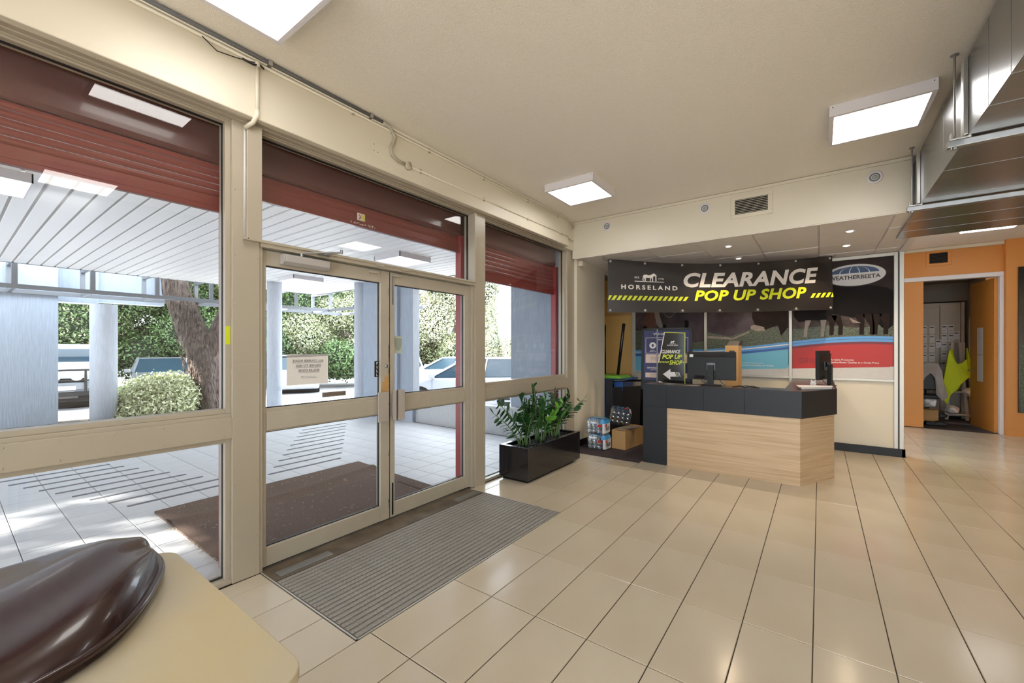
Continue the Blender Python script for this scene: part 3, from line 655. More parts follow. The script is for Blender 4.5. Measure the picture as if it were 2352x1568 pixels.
def gimbal(x, label):
    t = thing('wall_downlight', label, 'downlight', (x, 5.345, 3.085), world=False)
    Tm = Matrix.Rotation(R(90), 4, 'X')
    obj('ring', B().lathe([(.062, 0), (.062, .006), (.045, .010), (.042, .004), (.036, .004)], 24, Tm), 'white', t, smooth=True)
    obj('inner_ring', B().lathe([(.041, .0), (.041, .004), (.030, .010), (.028, .0)], 24, Tm), 'steel', t, smooth=True)
    obj('lens', B().lathe([(.027, .002), (.014, .008), (.001, .009)], 16, Tm), 'sage', t, smooth=True)
gimbal(.545, 'round downlight in the bulkhead, leftmost of three, near the corner'); gimbal(1.775, 'round downlight in the bulkhead just left of the air grille'); gimbal(3.30, 'round downlight in the bulkhead next to the metal duct')
def grille(x0, x1, z0, z1, y, m, label, n=9):
    t = thing('air_grille', label, 'vent', ((x0 + x1) / 2, y, z0)); e = .045
    obj('frame', B().box(x0, x1, y - .010, y, z1 - e, z1).box(x0, x1, y - .010, y, z0, z0 + e).box(x0, x0 + e, y - .010, y, z0 + e, z1 - e).box(x1 - e, x1, y - .010, y, z0 + e, z1 - e), m, t, bevel=.003)
    obj('backing', B().box(x0 + e, x1 - e, y - .002, y - .001, z0 + e, z1 - e), 'dark', t)
    for k in range(n):
        z = z0 + e + (z1 - z0 - 2 * e) * (k + .5) / n
        obj('louvre', B().bar((x0 + e, y - .007, z), (x1 - e, y - .007, z), .008, .0035, (0, -.4, 1)), m if m == 'bulk' else 'ink', t)
    bb = B()
    for k in range(14):
        x = x0 + e + (x1 - x0 - 2 * e) * (k + .5) / 14; bb.box(x - .0008, x + .0008, y - .004, y - .002, z0 + e, z1 - e)
    obj('blade', bb, 'ink', t)['kind'] = 'stuff'
grille(2.05, 2.46, 2.90, 3.155, 5.345, 'bulk', 'cream air grille with dark louvres in the bulkhead above the desk')
grille(4.405, 4.725, 2.895, 3.165, 10.45, 'orange', 'orange painted air grille in the wall above the office doorway', 8)

# ------------------------------------------------------------------ galvanised duct
du = thing('air_duct', 'large galvanised rectangular air duct hung under the ceiling at the right', 'duct', (4.4, 3, 2.7))
DX0, DX1, DZ0 = 3.585, 5.6, 2.70
seams = [-2.6, -1.85, -1.1, -.35, .45, 1.2, 1.95, 2.45, 2.93, 3.25, 3.60, 4.25, 4.95, 5.35, 5.75, 6.2, 6.58]
for a, c in zip(seams[:-1], seams[1:]):
    obj('duct_section', B().box(DX0, DX1, a + .0008, c - .0008, DZ0, 3.17), 'galv', du, bevel=.002, seg=1)
bb = B()
for s_ in seams[1:-1]: bb.box(DX0 - .0012, DX1, s_ - .002, s_ + .002, DZ0 - .0012, 3.17)
obj('standing_seam', bb, 'galv_u', du)
def hanger(y, label):
    t = thing('duct_hanger', label, 'bracket', (3.54, y, DZ0 - .05))
    obj('channel', B().box(3.50, 5.7, y - .022, y + .022, DZ0 - .047, DZ0 - .008), 'galv_u', t, bevel=.003)
    obj('rod', B().tube([(3.535, y, DZ0 - .06), (3.535, y, HC)], .006, 8).lathe([(.014, 0), (.014, .010)], 6, Matrix.Translation((3.535, y, DZ0 - .058))).lathe([(.020, HC - .006), (.020, HC)], 10, Matrix.Translation((3.535, y, 0))), 'galv_u', t)
    obj('flange', B().box(3.562, 3.575, y - .045, y + .0, DZ0 + .004, 3.16).box(3.562, 3.584, y - .052, y - .046, DZ0 + .004, 3.16).box(3.562, 3.584, y + .001, y + .007, DZ0 + .004, 3.16), 'alu', t, bevel=.004)
    obj('bracket', B().box(3.51, 3.60, y - .03, y + .03, DZ0 - .008, DZ0 + .003).box(3.515, 3.522, y - .02, y + .02, DZ0 - .06, DZ0 + .04), 'alu', t, bevel=.002)
hanger(3.66, 'threaded rod hanger with channel under the duct, nearer of the two'); hanger(5.13, 'threaded rod hanger with channel under the duct, beside the bulkhead')

# ------------------------------------------------------------------ roller shutters outside the glass
def shutter(y0, y1, z_bot, z_box, nslat, label, perf):
    t = thing('roller_shutter', label, 'roller shutter', (-.3, (y0 + y1) / 2, 2.3))
    obj('box', B().prism([(-.50, 2.90), (-.22, 2.90), (-.22, z_box + .03), (-.235, z_box), (-.50, z_box)], y0, y1, 'y'), 'maroon_d', t, bevel=.01)
    zb = z_bot + .095
    obj('bottom_bar', B().box(-.262, -.238, y0 + .03, y1 - .03, z_bot + .03, zb).box(-.27, -.232, y0 + .03, y1 - .03, z_bot, z_bot + .03), 'maroon', t, bevel=.004)
    n = nslat; hs = (z_box - .0 - zb) / max(n, 1)
    for k in range(n):
        z = zb + hs * k; prof = [(-.258, z + .002), (-.250, z + .002), (-.243, z + hs * .3), (-.240, z + hs * .55), (-.244, z + hs * .85), (-.252, z + hs - .001), (-.258, z + hs - .001)]
        sl = obj('slat', B().prism(prof, y0 + .03, y1 - .03, 'y'), 'maroon', t, smooth=False)
        if perf:
            bb = B(); q = y0 + .05
            while q < y1 - .05: bb.box(-.2495, -.2478, q, q + .012, z + .006, z + .0095); q += .022
            obj('slot', bb, 'ink' if perf == 1 else 'dark', sl)
    for q in (y0, y1): obj('guide', B().box(-.28, -.20, q - .04, q + .04, 0, z_box), 'redguide', t, bevel=.003)
    return t
shutter(-1.5, 1.11, 2.305, 2.61, 5, 'maroon roller shutter part lowered outside the large left window', 1)
s2 = shutter(1.19, 3.31, 2.45, 2.63, 1, 'maroon roller shutter rolled up outside above the glass doors', 0)
s3 = shutter(3.38, 5.29, 2.205, 2.61, 6, 'maroon roller shutter part lowered outside the narrow right window', 1)
# label and scratches on the middle shutter
S_ = Sheet((-.231, 2.05, 2.50), (0, 1, 0), (0, 0, 1)); b = B(); S_.rect(b, 0, .075, 0, .06)
lb = obj('service_label', b, 'bwhite', s2); b = B(); S_.text(b, '24', .018, .010, .022, .040, bold=.03); obj('lettering', b, 'pred', lb)
b = B(); S_.rect(b, .05, .072, .004, .056, .0018); obj('label_stripe', b, 'lime', lb)
bb = B(); rr = random.Random(4)
for k in range(40): y = 1.98 + rr.uniform(0, .24); z = 2.462 + rr.uniform(0, .018); bb.box(-.2315, -.2305, y, y + .006, z, z + .005)
obj('scuff', bb, 'bwhite', s2)['kind'] = 'stuff'

# ================================================================== outside
rnd = random.Random(21)
pf = struct('floor_patio', B().box(-7.0, -.10, -4.0, 5.9, -.5, -.008), 'ogrout')
cells = [(-.10 - .15 - .3 * i, -3.75 + .3 * j) for i in range(23) for j in range(31)]
cells = [(x, y + .03) for x, y in cells if y < 5.45]
lay(pf, cells, .300, .300, 'otile', rnd, limit=300, t=.01)
for k in range(10):
    x = -2.17 - .251 * k; obj('grip_strip', B().box(x - .02, x + .02, 2.20 + .172 * k, 3.09 + .167 * k, 0, .0035), 'strip', pf)
for k in range(11):
    x = -2.18 - .252 * k; obj('grip_strip', B().box(x - .02, x + .02, 1.0 - .083 * k, 1.90 - .083 * k, 0, .0035), 'strip', pf)
struct('floor_driveway', B().box(-60, -7.0, -40, 60, -.6, -.35).box(-7.0, 20, 5.9, 60, -.6, -.35).box(-7.0, 40, -40, -4.62, -.6, -.35), 'asphalt')
struct('floor_garden_bed', B().box(-9.35, -7.0, -1.0, 4.4, -.4, -.02), 'soil')
struct('trim_5', B().box(-40, -19.9, -4, 30, -.35, -.15), 'lowwall')
# low rendered wall at the end of the patio
lw = struct('wall_patio', B().box(-4.9, -.14, 5.50, 5.68, -.1, .455), 'lowwall', bevel=.01)
# canopy with white boards
cp = struct_root('ceiling_canopy', (-4, 1, 2.85)); ZS = 2.85
XE, YE = -7.87, 5.91
obj('joint_backing', B().box(XE, -.50, -3.8, YE, ZS + .012, ZS + .10), 'slat_gap', cp)
obj('edge_angle', B().box(XE - .03, XE, -3.8, YE + .03, ZS - .005, ZS + .06).box(XE - .03, -.5, YE, YE + .03, ZS - .005, ZS + .06), 'steel', cp)
pitch = .1572; y = YE - .006; k = 0
me = B().prism([(0, .012), (.004, 0), (pitch - .026, 0), (pitch - .022, .012)], XE + .01, -.49, 'x').mesh('soffit_board', 'slat')
while y - pitch > -3.8:
    o = bpy.data.objects.new('soffit_board', me); COL.objects.link(o); o.parent = cp; o.matrix_parent_inverse = Matrix.Translation(cp.location).inverted(); o.location = (0, y - pitch, ZS); y -= pitch
struct('wall_facade', B().box(-.50, -.12, -4, 5.5, 2.95, 4.2).box(-.40, -.21, 5.44, 6.28, -.1, 4.2), 'concrete')
def outlamp(x, y, label):
    t = thing('canopy_light', label, 'ceiling light', (x, y, ZS), world=False)
    b = B().box(-.30, .30, -.30, -.29, -.075, 0).box(-.30, .30, .29, .30, -.075, 0).box(-.30, -.29, -.3, .3, -.075, 0).box(.29, .30, -.3, .3, -.075, 0)
    obj('frame', b, 'white', t); obj('diffuser', B().box(-.29, .29, -.29, .29, -.07, -.065), 'panel_out', t)
struct('wall_sun_block', B().box(-3.2, -.12, -4.3, -4.1, -.1, 4.2), 'concrete')  # unseen wall, added to keep direct sun off the lobby floor
outlamp(-2.35, 4.25, 'square light on the white canopy seen through the glass above the right door')
outlamp(-5.55, 4.30, 'square light on the white canopy seen through the left door glass')
outlamp(-2.6, .15, 'square light on the white canopy at the left edge of the photo')
# hanging steel frame around the canopy edge
st = thing('pergola_frame', 'grey painted steel frame hanging around the canopy edge outside', 'frame', (-8, 2, 2.5))
for x, z0, ye in ((-8.02, 2.44, 6.36), (-8.95, 2.44, 7.3)):
    obj('beam', B().box(x - .03, x + .03, -4, ye, z0, z0 + .075), 'steel', st, bevel=.004)
    obj('beam', B().box(x, -5.25, ye - .06, ye, z0, z0 + .075), 'steel', st, bevel=.004)
for k in range(-4, 7):
    y = .735 + .94 * k
    for x in (-8.02, -8.95):
        obj('post', B().box(x - .03, x + .03, y - .035, y + .035, 2.51, 2.98), 'steel', st, bevel=.003)
    obj('cross_member', B().box(-8.93, -8.04, y - .025, y + .025, 2.45, 2.50), 'steel', st, bevel=.003)
    obj('cross_member', B().box(-8.93, -7.86, y - .03, y + .03, 2.92, 2.98), 'steel', st, bevel=.003)
# columns
def round_col(x, y, r, z1, label, z0=-.36):
    b = B().lathe([(r, z0), (r, z1)], 32, Matrix.Translation((x, y, 0)))
    t = thing('round_column', label, 'column', (x, y, z0)); o = obj('shaft', b, 'colpale', t)
    for p in o.data.polygons: p.use_smooth = len(p.vertices) == 4
    return t
round_col(-8.35, 1.88, .20, 2.28, 'round pale blue column outside the big left window')
round_col(-6.58, 4.25, .145, 2.85, 'round column outside with bright sun patches, at the left edge of the left door glass')
round_col(-5.20, 5.42, .13, 2.85, 'slim round column beside the square pillar, seen through the left door glass')
tag(obj('square_pillar', B().box(-5.00, -3.88, 5.35, 5.60, -.36, 2.95).box(-3.88, -3.50, 5.42, 5.60, -.36, 2.95), 'concrete', bevel=.01), 'tall square rendered pillar at the end of the low patio wall behind the doors', 'pillar')
tag(obj('square_pillar', B().box(-1.33, -.42, 5.69, 6.0, -.1, 2.84), 'concrete', bevel=.01), 'wide rough grey rendered pillar outside the narrow right window', 'pillar')
sb = thing('rendered_portal', 'pale blue rendered wall slab with a lintel, outside at the far left', 'wall', (-9.3, 1, -.12))
obj('slab', B().box(-9.4, -9.0, -4.5, 1.35, -.36, 5.0), 'concrete', sb, bevel=.01)
obj('lintel', B().box(-9.8, -9.4, 1.2, 1.98, 2.37, 5).box(-9.8, -9.5, 1.98, 3.1, 2.42, 5.0), 'concrete', sb, bevel=.01)

# ---------------------------------------------------------------- foliage
def leaves(n, blobs, size, seed, core=.8, up=.4, ratio=.42):
    g = np.random.default_rng(seed); bl = np.array(blobs, float); vol = (bl[:, 3] * bl[:, 4] * bl[:, 5]) ** (2 / 3); k = g.choice(len(bl), n, p=vol / vol.sum())
    d = g.normal(size=(n, 3)); d /= np.linalg.norm(d, axis=1)[:, None]
    rr = g.uniform(.72, 1.06, n) ** 1.0; rr = np.where(g.random(n) < .15, g.uniform(1.0, 1.22, n), rr)
    c = bl[k, :3] + d * rr[:, None] * bl[k, 3:6]
    c += g.normal(scale=size * .6, size=(n, 3))
    nrm = d * .8 + g.normal(scale=.75, size=(n, 3)); nrm[:, 2] += up; nrm /= np.linalg.norm(nrm, axis=1)[:, None]
    a = np.cross(nrm, g.normal(size=(n, 3))); a /= np.linalg.norm(a, axis=1)[:, None]; b = np.cross(nrm, a)
    s = size * g.uniform(.6, 1.3, n)[:, None]
    v = np.stack([c - a * s, c + b * s * ratio + nrm * s * .12, c + a * s, c - b * s * ratio + nrm * s * .12], 1).reshape(-1, 3)
    return v.astype(np.float32), n
def leaf_obj(name, n, blobs, size, seed, m, parent, core=.78, **k):
    v, n = leaves(n, blobs, size, seed, **k)
    me = bpy.data.meshes.new(name); me.vertices.add(len(v)); me.vertices.foreach_set('co', v.ravel())
    me.loops.add(4 * n); me.loops.foreach_set('vertex_index', np.arange(4 * n, dtype=np.int32)); me.polygons.add(n)
    me.polygons.foreach_set('loop_start', np.arange(0, 4 * n, 4, dtype=np.int32)); me.materials.append(M[m]); me.update(calc_edges=True); me.validate()
    o = link(name, me, parent); o['kind'] = 'stuff'
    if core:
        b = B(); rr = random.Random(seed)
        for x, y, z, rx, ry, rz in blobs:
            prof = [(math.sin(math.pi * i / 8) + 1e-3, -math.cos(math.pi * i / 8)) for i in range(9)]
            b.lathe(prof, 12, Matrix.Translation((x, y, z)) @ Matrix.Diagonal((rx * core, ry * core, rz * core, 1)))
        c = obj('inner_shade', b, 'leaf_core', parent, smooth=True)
    return o
def tree(name, label, cat, x, y, blobs, n, size, seed, m, trunk=None, m2=None, core=.86):
    t = thing(name, label, cat, (x, y, -.35))
    bl = [(x + a, y + b, c, d, e, f) for a, b, c, d, e, f in blobs]
    leaf_obj('foliage', n, bl, size, seed, m, t, core=core)
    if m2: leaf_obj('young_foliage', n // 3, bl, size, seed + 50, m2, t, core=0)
    if trunk:
        b = B(); rr = random.Random(seed)
        for k in range(trunk[1]):
            a = rr.uniform(0, 6.28); q = rr.uniform(.2, 1.1)
            b.tube([(x + .15 * math.cos(a), y + .15 * math.sin(a), -.35), (x + q * .5 * math.cos(a), y + q * .5 * math.sin(a), trunk[2] * .5), (x + q * 1.4 * math.cos(a), y + q * 1.4 * math.sin(a), trunk[2])], [trunk[0], trunk[0] * .7, trunk[0] * .4], 8)
        obj('trunk', b, 'bark', t, smooth=True)
    return t
def blobset(seed, n, rx, ry, z0, z1, r0, r1):
    rr = random.Random(seed); return [(rr.uniform(-rx, rx), rr.uniform(-ry, ry), rr.uniform(z0, z1), *(rr.uniform(r0, r1) for _ in range(3))) for _ in range(n)]
# hedge line of broad trees behind the car park, left to right (view from the room)
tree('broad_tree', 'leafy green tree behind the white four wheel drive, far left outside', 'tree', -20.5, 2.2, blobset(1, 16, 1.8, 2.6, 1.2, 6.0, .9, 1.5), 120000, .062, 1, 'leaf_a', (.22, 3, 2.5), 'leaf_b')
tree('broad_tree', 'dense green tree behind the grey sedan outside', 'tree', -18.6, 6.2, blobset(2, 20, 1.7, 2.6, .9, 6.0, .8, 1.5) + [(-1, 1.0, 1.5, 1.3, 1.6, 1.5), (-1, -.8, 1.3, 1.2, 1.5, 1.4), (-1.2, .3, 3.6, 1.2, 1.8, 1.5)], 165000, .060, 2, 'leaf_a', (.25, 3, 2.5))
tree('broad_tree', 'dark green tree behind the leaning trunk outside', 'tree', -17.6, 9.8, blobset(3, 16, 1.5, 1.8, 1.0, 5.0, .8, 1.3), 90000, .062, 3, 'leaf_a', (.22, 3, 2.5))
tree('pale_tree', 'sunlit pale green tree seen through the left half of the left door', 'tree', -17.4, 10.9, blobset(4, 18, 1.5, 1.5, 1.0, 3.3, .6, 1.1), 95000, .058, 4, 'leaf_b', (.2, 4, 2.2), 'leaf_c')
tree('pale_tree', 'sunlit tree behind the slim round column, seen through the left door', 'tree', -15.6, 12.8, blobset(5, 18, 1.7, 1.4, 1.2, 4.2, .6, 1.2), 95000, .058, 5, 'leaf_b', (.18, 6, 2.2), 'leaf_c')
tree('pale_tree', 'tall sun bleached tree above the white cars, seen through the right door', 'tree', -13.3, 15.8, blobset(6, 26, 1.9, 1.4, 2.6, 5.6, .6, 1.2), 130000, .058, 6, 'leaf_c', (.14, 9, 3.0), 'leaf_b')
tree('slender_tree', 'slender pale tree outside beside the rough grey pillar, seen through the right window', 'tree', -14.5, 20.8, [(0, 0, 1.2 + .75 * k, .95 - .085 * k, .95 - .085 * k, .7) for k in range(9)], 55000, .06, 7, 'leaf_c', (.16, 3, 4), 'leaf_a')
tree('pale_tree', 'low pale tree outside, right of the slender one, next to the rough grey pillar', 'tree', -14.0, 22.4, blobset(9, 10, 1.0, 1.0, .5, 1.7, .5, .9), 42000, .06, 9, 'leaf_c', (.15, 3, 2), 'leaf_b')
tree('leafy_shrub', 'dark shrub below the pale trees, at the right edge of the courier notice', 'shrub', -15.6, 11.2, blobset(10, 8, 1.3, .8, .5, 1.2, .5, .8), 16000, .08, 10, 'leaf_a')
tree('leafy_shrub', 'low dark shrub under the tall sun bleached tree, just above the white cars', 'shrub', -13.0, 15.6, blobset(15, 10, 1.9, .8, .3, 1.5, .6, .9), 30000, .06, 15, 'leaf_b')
# the tree left of the view that dapples the light on the patio
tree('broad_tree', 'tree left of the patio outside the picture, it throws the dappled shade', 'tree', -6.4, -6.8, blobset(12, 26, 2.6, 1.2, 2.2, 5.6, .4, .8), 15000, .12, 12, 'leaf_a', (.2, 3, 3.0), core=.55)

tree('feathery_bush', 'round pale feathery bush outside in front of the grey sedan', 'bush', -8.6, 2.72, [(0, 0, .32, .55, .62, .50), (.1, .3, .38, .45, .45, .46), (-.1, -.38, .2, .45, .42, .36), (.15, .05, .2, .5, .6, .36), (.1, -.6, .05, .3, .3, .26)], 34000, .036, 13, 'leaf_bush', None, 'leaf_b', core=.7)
# leaning forked trunk
tk = thing('forked_tree', 'thick leaning forked tree trunk with fibrous bark outside the left window', 'tree', (-8.42, 3.62, -.05))
def rough_tube(b, pts, rad, n=20, seed=1):
    rr = random.Random(seed); P = [Vector(p) for p in pts]; out = []; m_ = 9
    for i in range(len(P) - 1):
        for k in range(m_): out.append(P[i].lerp(P[i + 1], k / m_))
    out.append(P[-1]); R_ = []
    for i in range(len(P) - 1):
        for k in range(m_): R_.append(rad[i] + (rad[i + 1] - rad[i]) * k / m_)
    R_.append(rad[-1]); n0 = len(b.v); b.tube(out, R_, n)
    ph = [rr.uniform(0, 6.28) for _ in range(6)]
    for i in range(len(out)):
        for k in range(n):
            j = n0 + i * n + k; c = out[i]; v = Vector(b.v[j]) - c; t = 2 * math.pi * k / n
            f_ = 1 + .10 * math.sin(3 * t + ph[0] + i * .12) + .07 * math.sin(5 * t + ph[1] - i * .2) + .05 * math.sin(9 * t + ph[2] + i * .35) + .03 * rr.uniform(-1, 1)
            b.v[j] = tuple(c + v * f_)
b = B(); rough_tube(b, [(-8.42, 3.66, -.1), (-8.5, 3.62, .7), (-8.62, 3.56, 1.3), (-8.8, 3.38, 2.0), (-8.98, 3.22, 2.7), (-9.1, 3.1, 3.6), (-9.3, 2.9, 5.2)], [.36, .30, .30, .25, .24, .22, .15])
rough_tube(b, [(-8.62, 3.62, 1.2), (-8.5, 3.86, 1.75), (-8.3, 4.15, 2.6), (-8.1, 4.4, 3.6), (-7.9, 4.8, 5.0)], [.24, .20, .17, .15, .10], 16, 5)
rr = random.Random(31); 
obj('trunk', b, 'bark', tk, smooth=True)
b = B()
for k in range(420):
    s_ = rr.random(); z = .0 + s_ * 2.9; cx_ = -8.42 - .19 * z - .02; cy_ = 3.68 - .16 * z; r_ = .33 - .03 * z; a = rr.uniform(-2.4, 1.2)
    p = Vector((cx_ + r_ * math.cos(a), cy_ + r_ * math.sin(a), z)); l = rr.uniform(.06, .2)
    b.tube([p, p + Vector((rr.uniform(0, .03), rr.uniform(-.03, .02), l * .5)), p + Vector((rr.uniform(-.02, .04), rr.uniform(-.04, .03), l))], .006, 4)
obj('bark_strand', b, 'bark', tk)['kind'] = 'stuff'
leaf_obj('foliage', 14000, [(-9.3, 2.6, 6.0, 1.7, 2.2, 1.0), (-7.8, 5.2, 5.8, 1.3, 1.4, 1.0)], .12, 77, 'leaf_a', tk, core=.5)
def rock(x, y, r, label, seed):
    rr = random.Random(seed); bm = bmesh.new(); bmesh.ops.create_icosphere(bm, subdivisions=3, radius=r)
    ax = [Vector((rr.uniform(-1, 1), rr.uniform(-1, 1), rr.uniform(-1, 1))).normalized() for _ in range(9)]
    for v in bm.verts:
        for a in ax:
            d = v.co.dot(a) - r * .72
            if d > 0: v.co -= a * d * .8
        v.co.z *= .62
    me = bpy.data.meshes.new('garden_rock'); bm.to_mesh(me); bm.free(); me.materials.append(M['rock'])
    o = link('garden_rock', me); o.location = (x, y, -.02); tag(o, label, 'rock', 'rocks in the garden bed')
rock(-8.05, 1.45, .22, 'angular grey rock in the garden bed, left of the round column base', 1); rock(-7.8, 1.93, .17, 'flat grey rock in the garden bed, right of the round column base', 2); rock(-7.75, 2.38, .2, 'dark grey rock in the garden bed at the foot of the feathery bush', 3)

# ---------------------------------------------------------------- cars (built facing +x, rotated into place)
def wheel(t, x, y, r, wd=.2):
    s_ = 1 if y > 0 else -1; T = Matrix.Translation((x, y, r)) @ Matrix.Rotation(R(90), 4, 'X')
    w_ = obj('wheel', B().lathe([(r * .62, -wd / 2), (r * .93, -wd / 2), (r, -wd / 2 + .03), (r, wd / 2 - .03), (r * .93, wd / 2), (r * .62, wd / 2)], 28, T), 'tyre', t, smooth=False)
    b = B().lathe([(r * .62, wd / 2 * -s_ * .8), (r * .60, wd / 2 * -s_ * .6), (r * .15, wd / 2 * -s_ * .85), (.001, wd / 2 * -s_ * .9)], 20, T)
    for k in range(5):
        a = 2 * math.pi * k / 5; b.bar(T @ Vector((0, 0, -s_ * wd * .46)), T @ Vector((math.cos(a) * r * .6, math.sin(a) * r * .6, -s_ * wd * .46)), .05, .02, (0, 1, 0))
    obj('rim', b, 'rim', w_)
def car(label, loc, rz, L, W, H, paint, belt, hood, style='sedan', name='car'):
    t = thing(name, label, 'car', loc, rz, world=False); h2 = L / 2; gr = .20
    if style == 'hatch':
        lo = [(-h2, .32), (-h2 + .05, .95), (-h2 + .18, belt + .02), (h2 - 1.15, belt), (h2 - .55, belt - .16), (h2 - .10, belt - .33), (h2, .45), (h2 - .06, gr), (-h2 + .1, gr)]
        cab = [(-h2 + .12, belt), (-h2 + .42, H - .06), (-h2 + 1.0, H), (h2 - 2.1, H - .02), (h2 - 1.15, belt)]
    elif style == 'sedan':
        lo = [(-h2, .34), (-h2 + .03, belt - .02), (-h2 + .5, belt + .03), (h2 - 1.3, belt), (h2 - .4, belt - .16), (h2 - .05, belt - .33), (h2, .45), (h2 - .06, gr), (-h2 + .1, gr)]
        cab = [(-h2 + .55, belt), (-h2 + 1.2, H - .03), (-h2 + 1.8, H), (h2 - 2.15, H - .02), (h2 - 1.3, belt)]
    else:
        lo = [(-h2, .45), (-h2 + .02, belt), (h2 - 1.25, belt), (h2 - 1.0, hood), (h2 - .1, hood - .06), (h2, hood - .2), (h2, .5), (h2 - .1, .42), (-h2 + .1, .42)]
        cab = [(-h2 + .05, belt), (-h2 + .12, H), (h2 - 1.75, H), (h2 - 1.28, belt)]
    w2_ = W / 2
    obj('body', B().prism(lo, -w2_, w2_, 'y'), paint, t, bevel=.07, seg=4)
    wb, wt = w2_ - .06, w2_ - (.24 if style != 'box' else .10); n = len(cab); zt = H
    def wy(z): return wb + (wt - wb) * (z - belt) / (zt - belt)
    vs = [(x, -wy(z), z) for x, z in cab] + [(x, wy(z), z) for x, z in cab]
    obj('glass', B().add(vs, [tuple(range(n)), tuple(range(n, 2 * n))[::-1]] + [(i, (i + 1) % n, n + (i + 1) % n, n + i) for i in range(n)]), 'carglass', t, bevel=.03)
    top = [c for c in cab if c[1] > H - .08]; x0, x1 = min(c[0] for c in top), max(c[0] for c in top)
    b = B().box(x0 - .02, x1 + .02, -wt - .015, wt + .015, H - .03, H + .02)
    obj('roof', b, paint, t, bevel=.03, seg=3)
    b = B()
    for s_ in (-1, 1):
        for (xa, za), (xb, zb) in ((cab[-1], cab[-2]), (cab[0], cab[1])): b.bar((xa, s_ * (wy(za) + .004), za), (xb, s_ * (wy(min(zb, H)) + .004), zb), .06, .07, (0, 1, 0))
        xm = (cab[-1][0] + cab[0][0]) / 2; b.bar((xm, s_ * (wb + .004), belt), (xm - .1, s_ * (wt + .006), H), .035, .09, (0, 1, 0))
        if style != 'sedan': b.bar((xm - .95, s_ * (wb + .004), belt), (xm - .95, s_ * (wt + .006), H), .035, .14, (0, 1, 0))
    obj('pillar', b, paint, t)
    wr = .33 if style != 'box' else .39
    for x in (-h2 + .85, h2 - .88):
        for y in (-w2_ + .08, w2_ - .08): wheel(t, x, y, wr)
    obj('wheel_arch', B().lathe([(wr + .06, -w2_ - .004), (wr + .06, w2_ + .004)], 24, Matrix.Translation((-h2 + .85, 0, wr + .02)) @ Matrix.Rotation(R(90), 4, 'X')).lathe([(wr + .06, -w2_ - .004), (wr + .06, w2_ + .004)], 24, Matrix.Translation((h2 - .88, 0, wr + .02)) @ Matrix.Rotation(R(90), 4, 'X')), 'dark', t)
    zl = belt - .28 if style != 'box' else hood - .28
    for s_ in (-1, 1):
        obj('head_lamp', B().box(h2 - .12, h2 + .012, s_ * (w2_ - .28) - .15, s_ * (w2_ - .28) + .15, zl, zl + .12), 'lamp_clear', t, bevel=.02)
        obj('tail_lamp', B().box(-h2 - .012, -h2 + .1, s_ * (w2_ - .2) - .12, s_ * (w2_ - .2) + .12, belt - .28, belt - .10), 'lamp_red', t, bevel=.02)
        mr_ = B().box(cab[-1][0] - .18, cab[-1][0] - .04, s_ * (w2_ + .10) - .09, s_ * (w2_ + .10) + .09, belt + .0, belt + .14); obj('mirror', mr_, paint, t, bevel=.025)
    obj('grille', B().box(h2 - .02, h2 + .014, -.42, .42, zl - .18, zl - .02).box(h2 - .02, h2 + .012, -.5, .5, .27, .40), 'dark', t)
    obj('number_plate', B().box(h2 + .012, h2 + .02, -.18, .18, .46, .56).box(-h2 - .02, -h2 - .005, -.18, .18, .62, .72), 'paper', t)
    b = B()
    for s_ in (-1, 1):
        for xm in ((cab[-1][0] + cab[0][0]) / 2 - .12, (cab[-1][0] + cab[0][0]) / 2 - 1.0): b.box(xm - .1, xm + .06, s_ * (w2_ + .002) - .014, s_ * (w2_ + .002) + .014, belt - .16, belt - .13)
    obj('door_handle', b, paint, t)
    b = B()
    for s_ in (-1, 1):
        for xm in ((cab[-1][0] + cab[0][0]) / 2 - .0, (cab[-1][0] - .1)): b.box(xm, xm + .008, s_ * (w2_ + .0005) - .0015, s_ * (w2_ + .0005) + .0015, .3, belt - .02)
    obj('door_gap', b, 'ink', t)
    return t
GZ = -.35
fw = car('white four wheel drive with a bull bar parked outside behind the round column', (-16.75, 2.35, GZ), R(-6), 4.6, 1.86, 1.90, 'carw', 1.36, 1.22, 'box', 'off_road_car')
obj('bull_bar', B().tube([(2.42, -.85, .6), (2.42, -.85, 1.1), (2.42, -.5, 1.16), (2.42, .5, 1.16), (2.42, .85, 1.1), (2.42, .85, .6)], .03, 8).tube([(2.44, -.4, .5), (2.44, -.4, 1.16)], .03, 8).tube([(2.44, .4, .5), (2.44, .4, 1.16)], .03, 8).box(2.34, 2.48, -.9, .9, .42, .54)  .tube([(2.42, -.85, .86), (2.42, .85, .86)], .022, 8), 'black', fw, bevel=.005)
for y in (-.22, .22): obj('spot_lamp', B().lathe([(.11, 0), (.13, .06), (.12, .08), (.001, .085)], 20, Matrix.Translation((2.44, y, .99)) @ Matrix.Rotation(R(90), 4, 'Y')), 'lamp_clear', fw, smooth=True)
obj('winch', B().box(2.30, 2.44, -.25, .25, .36, .50).tube([(2.2, -.7, .3), (2.2, .7, .3)], .05, 8), 'ink', fw, bevel=.01)
obj('front_plate', B().box(2.47, 2.49, -.2, .2, .60, .71), 'paper', fw); obj('front_bumper', B().box(2.28, 2.40, -.88, .88, .60, .80), 'steel', fw, bevel=.02); obj('roof_visor', B().box(.92, 1.12, -.74, .74, 1.76, 1.90), 'carw', fw, bevel=.03)
obj('snorkel', B().tube([(1.2, -.93, 1.05), (.95, -.90, 1.35), (.85, -.88, 1.8)], .035, 8), 'black', fw)
for y in (-.83, .83): obj('indicator', B().box(2.28, 2.32, y - .06, y + .06, .88, .98), 'lamp_org', fw, bevel=.01)
